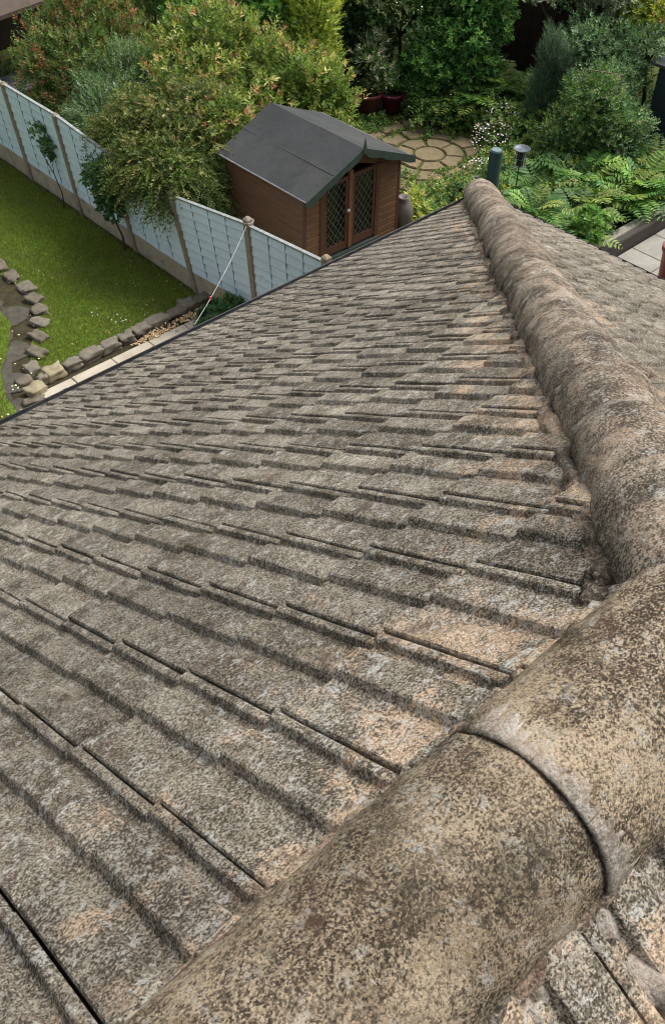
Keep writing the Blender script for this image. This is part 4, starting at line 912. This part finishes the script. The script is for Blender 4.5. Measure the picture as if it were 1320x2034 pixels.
mound('ground_cover', 'tangle of low greenery filling the bed behind the right-hand roof slope', [(11.2, 7.6, G+.05, 1.2, .9, .4), (12.6, 7.3, G+.05, 1.1, .8, .4), (10.4, 7.0, G+.05, .7, .6, .35), (13.6, 7.4, G, .8, .9, .4), (11.9, 8.6, G+.05, 1.0, .7, .4)],
      5200, .075, .042, MIXG, YELL)
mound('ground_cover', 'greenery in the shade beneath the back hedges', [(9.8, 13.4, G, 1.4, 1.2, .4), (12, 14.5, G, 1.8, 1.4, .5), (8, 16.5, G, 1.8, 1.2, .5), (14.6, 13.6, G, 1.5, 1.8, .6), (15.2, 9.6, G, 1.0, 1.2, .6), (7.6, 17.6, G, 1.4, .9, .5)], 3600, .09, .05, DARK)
# column conifer, mass on trellis etc.
shrub('columnar_cypress', 'slim grey-green columnar cypress standing right of the dark rear fence', 'cypress', (13.3, 9.75, G),
      [(13.3, 9.75, G+.6, .24, .24, .7), (13.3, 9.72, G+1.25, .20, .20, .75), (13.42, 9.5, G+1.1, .13, .13, .65)], 2400, 8, .13, .035, .013, [(.045, .085, .05), (.06, .10, .06), (.03, .06, .038)], [(.09, .13, .08)], .9, tipp=.4, lift=1.6, flat=True)
shrub('grey_leaved_tree', 'tree with grey-green leaves overhanging the dark rear fence at the top', 'tree', (14.6, 10.8, G),
      [(14.2, 10.9, G+2.15, .75, .65, .3), (14.9, 10.3, G+2.2, .7, .7, .4), (15.1, 9.7, G+2.0, .7, .7, .6)], 2000, 7, .13, .09, .036, GREY, [(.2, .2, .15)], .9, tipp=.3, lift=.3)
shrub('viburnum', 'broad green shrub with pale blue-green leaves left of the slate-blue shed', 'shrub', (13.9, 8.7, G),
      [(13.5, 8.7, G+1.0, .65, .5, .5), (14.3, 9.5, G+1.35, .75, .6, .6), (13.3, 8.1, G+.6, .6, .5, .55), (14.2, 8.9, G+1.15, .5, .5, .5), (14.7, 8.75, G+1.55, .5, .45, .35)], 3800, 7, .14, .075, .034, [(.07, .13, .06), (.10, .16, .08), (.05, .09, .045)], [(.16, .22, .13)], .9, tipp=.4, lift=.2)
shrub('trellis_climber', 'climber with small dark leaves growing through the rusty trellis frame', 'climber', (12.9, 8.4, G),
      [(12.9, 8.4, G+.9, .5, .45, .8), (12.6, 8.7, G+.5, .5, .4, .5), (13.1, 8.1, G+.6, .5, .4, .6)], 2400, 6, .12, .06, .03, DARK+MIXG, [(.13, .15, .06)], .9, tipp=.3, lift=.3, r=.02, tr='stems')
tr = empty('garden_trellis', (12.5, 8.3, G), 'thin rusty metal frame standing in the shrubs at the right', 'trellis')
mb = MB(); c0 = Vector((12.75, 8.62, G)); c1 = Vector((12.75+.28, 8.62-.55, G))
for a_, b_ in (((0, 0), (0, 1.75)), ((1, 0), (1, 1.75)), ((0, 1.75), (1, 1.75)), ((0, 1.2), (1, 1.2))):
    mb.tube([c0+(c1-c0)*a_[0]+Vector((0, 0, a_[1])), c0+(c1-c0)*b_[0]+Vector((0, 0, b_[1]))], .010, 5)
mb.build('frame', MT['wood_grey'], tr)
shrub('yellow_shrub', 'yellow-green shrub in the top right corner of the garden', 'shrub', (15.6, 9.0, G),
      [(15.5, 9.2, G+1.6, .75, .6, .65), (16.1, 9.4, G+1.9, .9, .8, .7), (15.0, 9.3, G+1.6, .5, .4, .5), (15.3, 8.8, G+1.9, .5, .4, .35)], 2600, 7, .12, .08, .03, YELL, [(.32, .30, .05), (.28, .18, .06)], .88, tipp=.5, lift=.4)
shrub('back_shrub', 'dark green shrub behind the yellow-green one along the top edge at the right', 'shrub', (16.6, 10.8, G),
      [(16.6, 10.8, G+1.5, 1.1, 1.0, 1.3), (17.4, 9.6, G+1.4, 1.2, 1.2, 1.3), (16.9, 12.2, G+1.1, .6, .7, .9)], 3200, 6, .14, .09, .04, DARK, [(.08, .13, .05)], .9, lift=.3)
shrub('boundary_tree', 'dark leafy tree behind the bright hedge along the top edge', 'tree', (12.6, 16.8, G),
      [(12.9, 16.6, G+1.6, 1.3, 1.2, 1.4), (14.6, 15.3, G+1.6, 1.4, 1.3, 1.4), (10.4, 17.6, G+1.2, 1.2, 1.1, 1.1)], 4200, 6, .14, .10, .045, DARK, [(.07, .12, .04)], .9, lift=.3)
shrub('mottled_aucuba', 'small shrub with yellow-mottled leaves between the summerhouse and the roof edge', 'shrub', (9.0, 8.9, G),
      [(9.05, 8.85, G+.45, .26, .24, .3), (8.9, 8.55, G+.4, .22, .2, .3)], 170, 7, .10, .11, .04, [(.20, .25, .06), (.30, .32, .10), (.08, .14, .03)], [(.40, .40, .14)], .8, tipp=.5, r=.015, tr='stems')
shrub('young_maple', 'young pale green maple-like plant against the right-hand roof edge', 'plant', (10.75, 6.75, G),
      [(10.75, 6.72, G+.5, .26, .26, .2), (10.6, 6.6, G+.35, .22, .2, .16)], 130, 6, .06, .11, .07, [(.13, .22, .06), (.09, .17, .05)], [(.32, .32, .09)], .85, tipp=.5, lift=.3, r=.012, tr='stems')
shrub('corner_plant', 'leafy green plant at the foot of the blue fence by the gutter', 'plant', (5.40, 8.75, G),
      [(5.38, 8.78, G+.22, .24, .22, .2), (5.2, 8.95, G+.12, .2, .16, .12)], 150, 6, .08, .12, .055, [(.045, .095, .04), (.06, .12, .05)], [(.16, .20, .04)], .9, tipp=.35, lift=.4, r=.012, tr='stems')
shrub('fence_ivy', 'ivy-leaved climber with a bare stem growing up the lawn side of the blue fence', 'climber', (5.46, 11.50, G),
      [(5.46, 11.75, G+1.05, .24, .36, .30), (5.45, 11.65, G+.68, .20, .28, .32), (5.5, 12.1, G+.95, .12, .18, .16)], 460, 6, .07, .075, .055, [(.045, .09, .04), (.06, .115, .045), (.035, .07, .03)], [(.12, .17, .07)], .9, tipp=.25, lift=.2, r=.022, tr='stem', rin=.2)
shrub('wall_climber', 'thin climber with a small tuft of leaves against the blue fence, left of the ivy', 'climber', (5.46, 13.25, G),
      [(5.50, 13.65, G+1.12, .12, .16, .12), (5.50, 13.45, G+.98, .11, .14, .10), (5.5, 13.5, G+.8, .07, .08, .12)], 110, 5, .06, .065, .045, [(.05, .10, .04), (.07, .13, .05)], None, lift=.2, r=.014, tr='stem', rin=.2)
# pale blossoms
def specks(name, label, lobes, n, s, cols, cat='flowers', flat=False):
    p, out, rr, k = shell_points(lobes, n, .85, .1)
    if flat: p[:, 2] = lobes[0][2]+RNG.random(n)*.01
    ax = nrmz(RNG.normal(size=(len(p), 3))*[1, 1, .25]); no = nrmz(RNG.normal(size=(len(p), 3))*.3+[0, 0, 1.]); ln = np.full(len(p), s)*RNG.uniform(.6, 1.3, len(p))
    o = leaf_mesh(name, p, ax, no, ln, ln*.8, pal(cols, len(p), .12), MT['petal'], fold=.1); return tag(o, label, cat, None, 'stuff')
specks('blossom', 'pinkish white blossoms beyond the patio left of the teal pipe', [(12.3, 9.95, G+.25, .4, .35, .3), (12.9, 10.3, G+.35, .35, .35, .25), (11.2, 9.35, G+.3, .3, .15, .15)], 420, .035, [(.55, .45, .42), (.62, .60, .52), (.45, .30, .30)])
specks('blossom', 'scattered small white flowers among the shrubs at the back', [(12.6, 11.6, G+.5, .8, .6, .4), (11.7, 12.4, G+.6, .5, .4, .4), (12.8, 12.6, G+2.0, 1.0, .9, .6), (9.5, 11.0, G+.9, .2, .2, .25)], 110, .035, [(.62, .64, .58)])
specks('blossom', 'small clump of white flowers in the lawn near the stone edging', [(4.30, 9.98, G+.05, .14, .12, .03), (4.2, 10.3, G+.05, .12, .1, .03)], 18, .022, [(.50, .54, .46)])
specks('leaf_litter', 'dry tan leaves lying along the foot of the stones on the paved path', [(4.75, 9.33, G+.055, .55, .07, .01), (4.45, 9.29, G+.055, .35, .05, .01), (5.2, 9.32, G+.055, .3, .1, .01)], 620, .028, [(.33, .23, .13), (.40, .30, .18), (.22, .15, .08)], 'leaf litter', True)
specks('leaf_litter', 'scattered brown crumbs of leaves on the path slabs near the line', [(4.95, 9.10, G+.055, .3, .22, .01)], 70, .022, [(.14, .09, .05)], 'leaf litter', True)
specks('leaf_litter', 'tan fallen leaves along the foot of the blue fence and on the lawn', [(5.42, 10.1, G+.02, .1, .5, .01), (5.40, 11.0, G+.02, .08, .7, .01), (4.2, 11.0, G+.02, 1.0, 1.6, .01)], 120, .024, [(.30, .19, .10), (.35, .27, .15)], 'leaf litter', True)
specks('leaf_litter', 'pale yellow fallen leaves on the dark winding bed path', [(2.7, 10.3, G+.05, .5, .7, .01), (2.2, 9.6, G+.05, .3, .6, .01)], 30, .034, [(.38, .34, .16), (.42, .40, .28)], 'leaf litter', True)

# lawn blades
def grass(name, label, poly_test, x0, x1, y0, y1, n, h=.035):
    x = RNG.uniform(x0, x1, n); y = RNG.uniform(y0, y1, n); k = poly_test(x, y); x, y = x[k], y[k]; n = len(x)
    base = np.stack([x, y, np.full(n, ZG)], 1); ax = nrmz(RNG.normal(0, .55, (n, 3))+[0, 0, 1.]); no = nrmz(RNG.normal(size=(n, 3)))
    pt = .5+.5*np.sin(x*2.1+np.sin(y*1.7)*1.4)*np.cos(y*1.9+x*.8); pt2 = .5+.5*np.sin(x*7.3+y*3.1+np.sin(y*6))
    a = np.array([.23, .28, .065]); b = np.array([.26, .37, .055]); c0 = a+(b-a)*(pt*.6+pt2*.4)[:, None]
    dry = RNG.random(n) < .10+.15*np.clip((x-4.9)/.6, 0, 1); c0 = np.where(dry[:, None], [.22, .18, .075], c0)
    c0 = c0*(1+RNG.normal(0, .2, (n, 1))); L = h*RNG.uniform(.5, 1.5, n)
    o = leaf_mesh(name, base, ax, no, L, L*.16, np.clip(c0, .003, .9), MT['leaf'], fold=.3); return tag(o, label, 'grass', None, 'stuff')
def edge_x(y): return np.interp(y, [9.5, 9.8, 10.3, 10.8, 11.4, 12.2, 13.1, 13.2, 24], [2.85, 2.80, 3.10, 3.55, 3.72, 3.68, 3.4, -3, -3])
grass('grass', 'mown green grass of the lawn between the bed and the blue fence', lambda x, y: (x > edge_x(y)+.05) & (x < 5.52), 2.6, 5.52, 9.62, 15.8, 120000)
grass('grass', 'bright grass in the corner left of the winding bed path', lambda x, y: x < np.interp(y, [8, 8.9, 9.5, 10.0, 10.4, 10.9, 11.6, 12.2, 13], [2.1, 2.2, 2.28, 2.48, 2.82, 3.15, 3.2, 2.6, 2.0]), 1.2, 3.3, 8.2, 12.4, 34000, .055)

# concrete pieces without a per-tile tone get a middling one
for o in list(scene.objects):
    if o.type == 'MESH' and o.data.materials and o.data.materials[0] in (MT['mortar'], MT['bed']) :
        at = o.data.attributes.get('tile_rnd') or o.data.attributes.new('tile_rnd', 'FLOAT', 'POINT')
        at.data.foreach_set('value', [.75]*len(o.data.vertices))
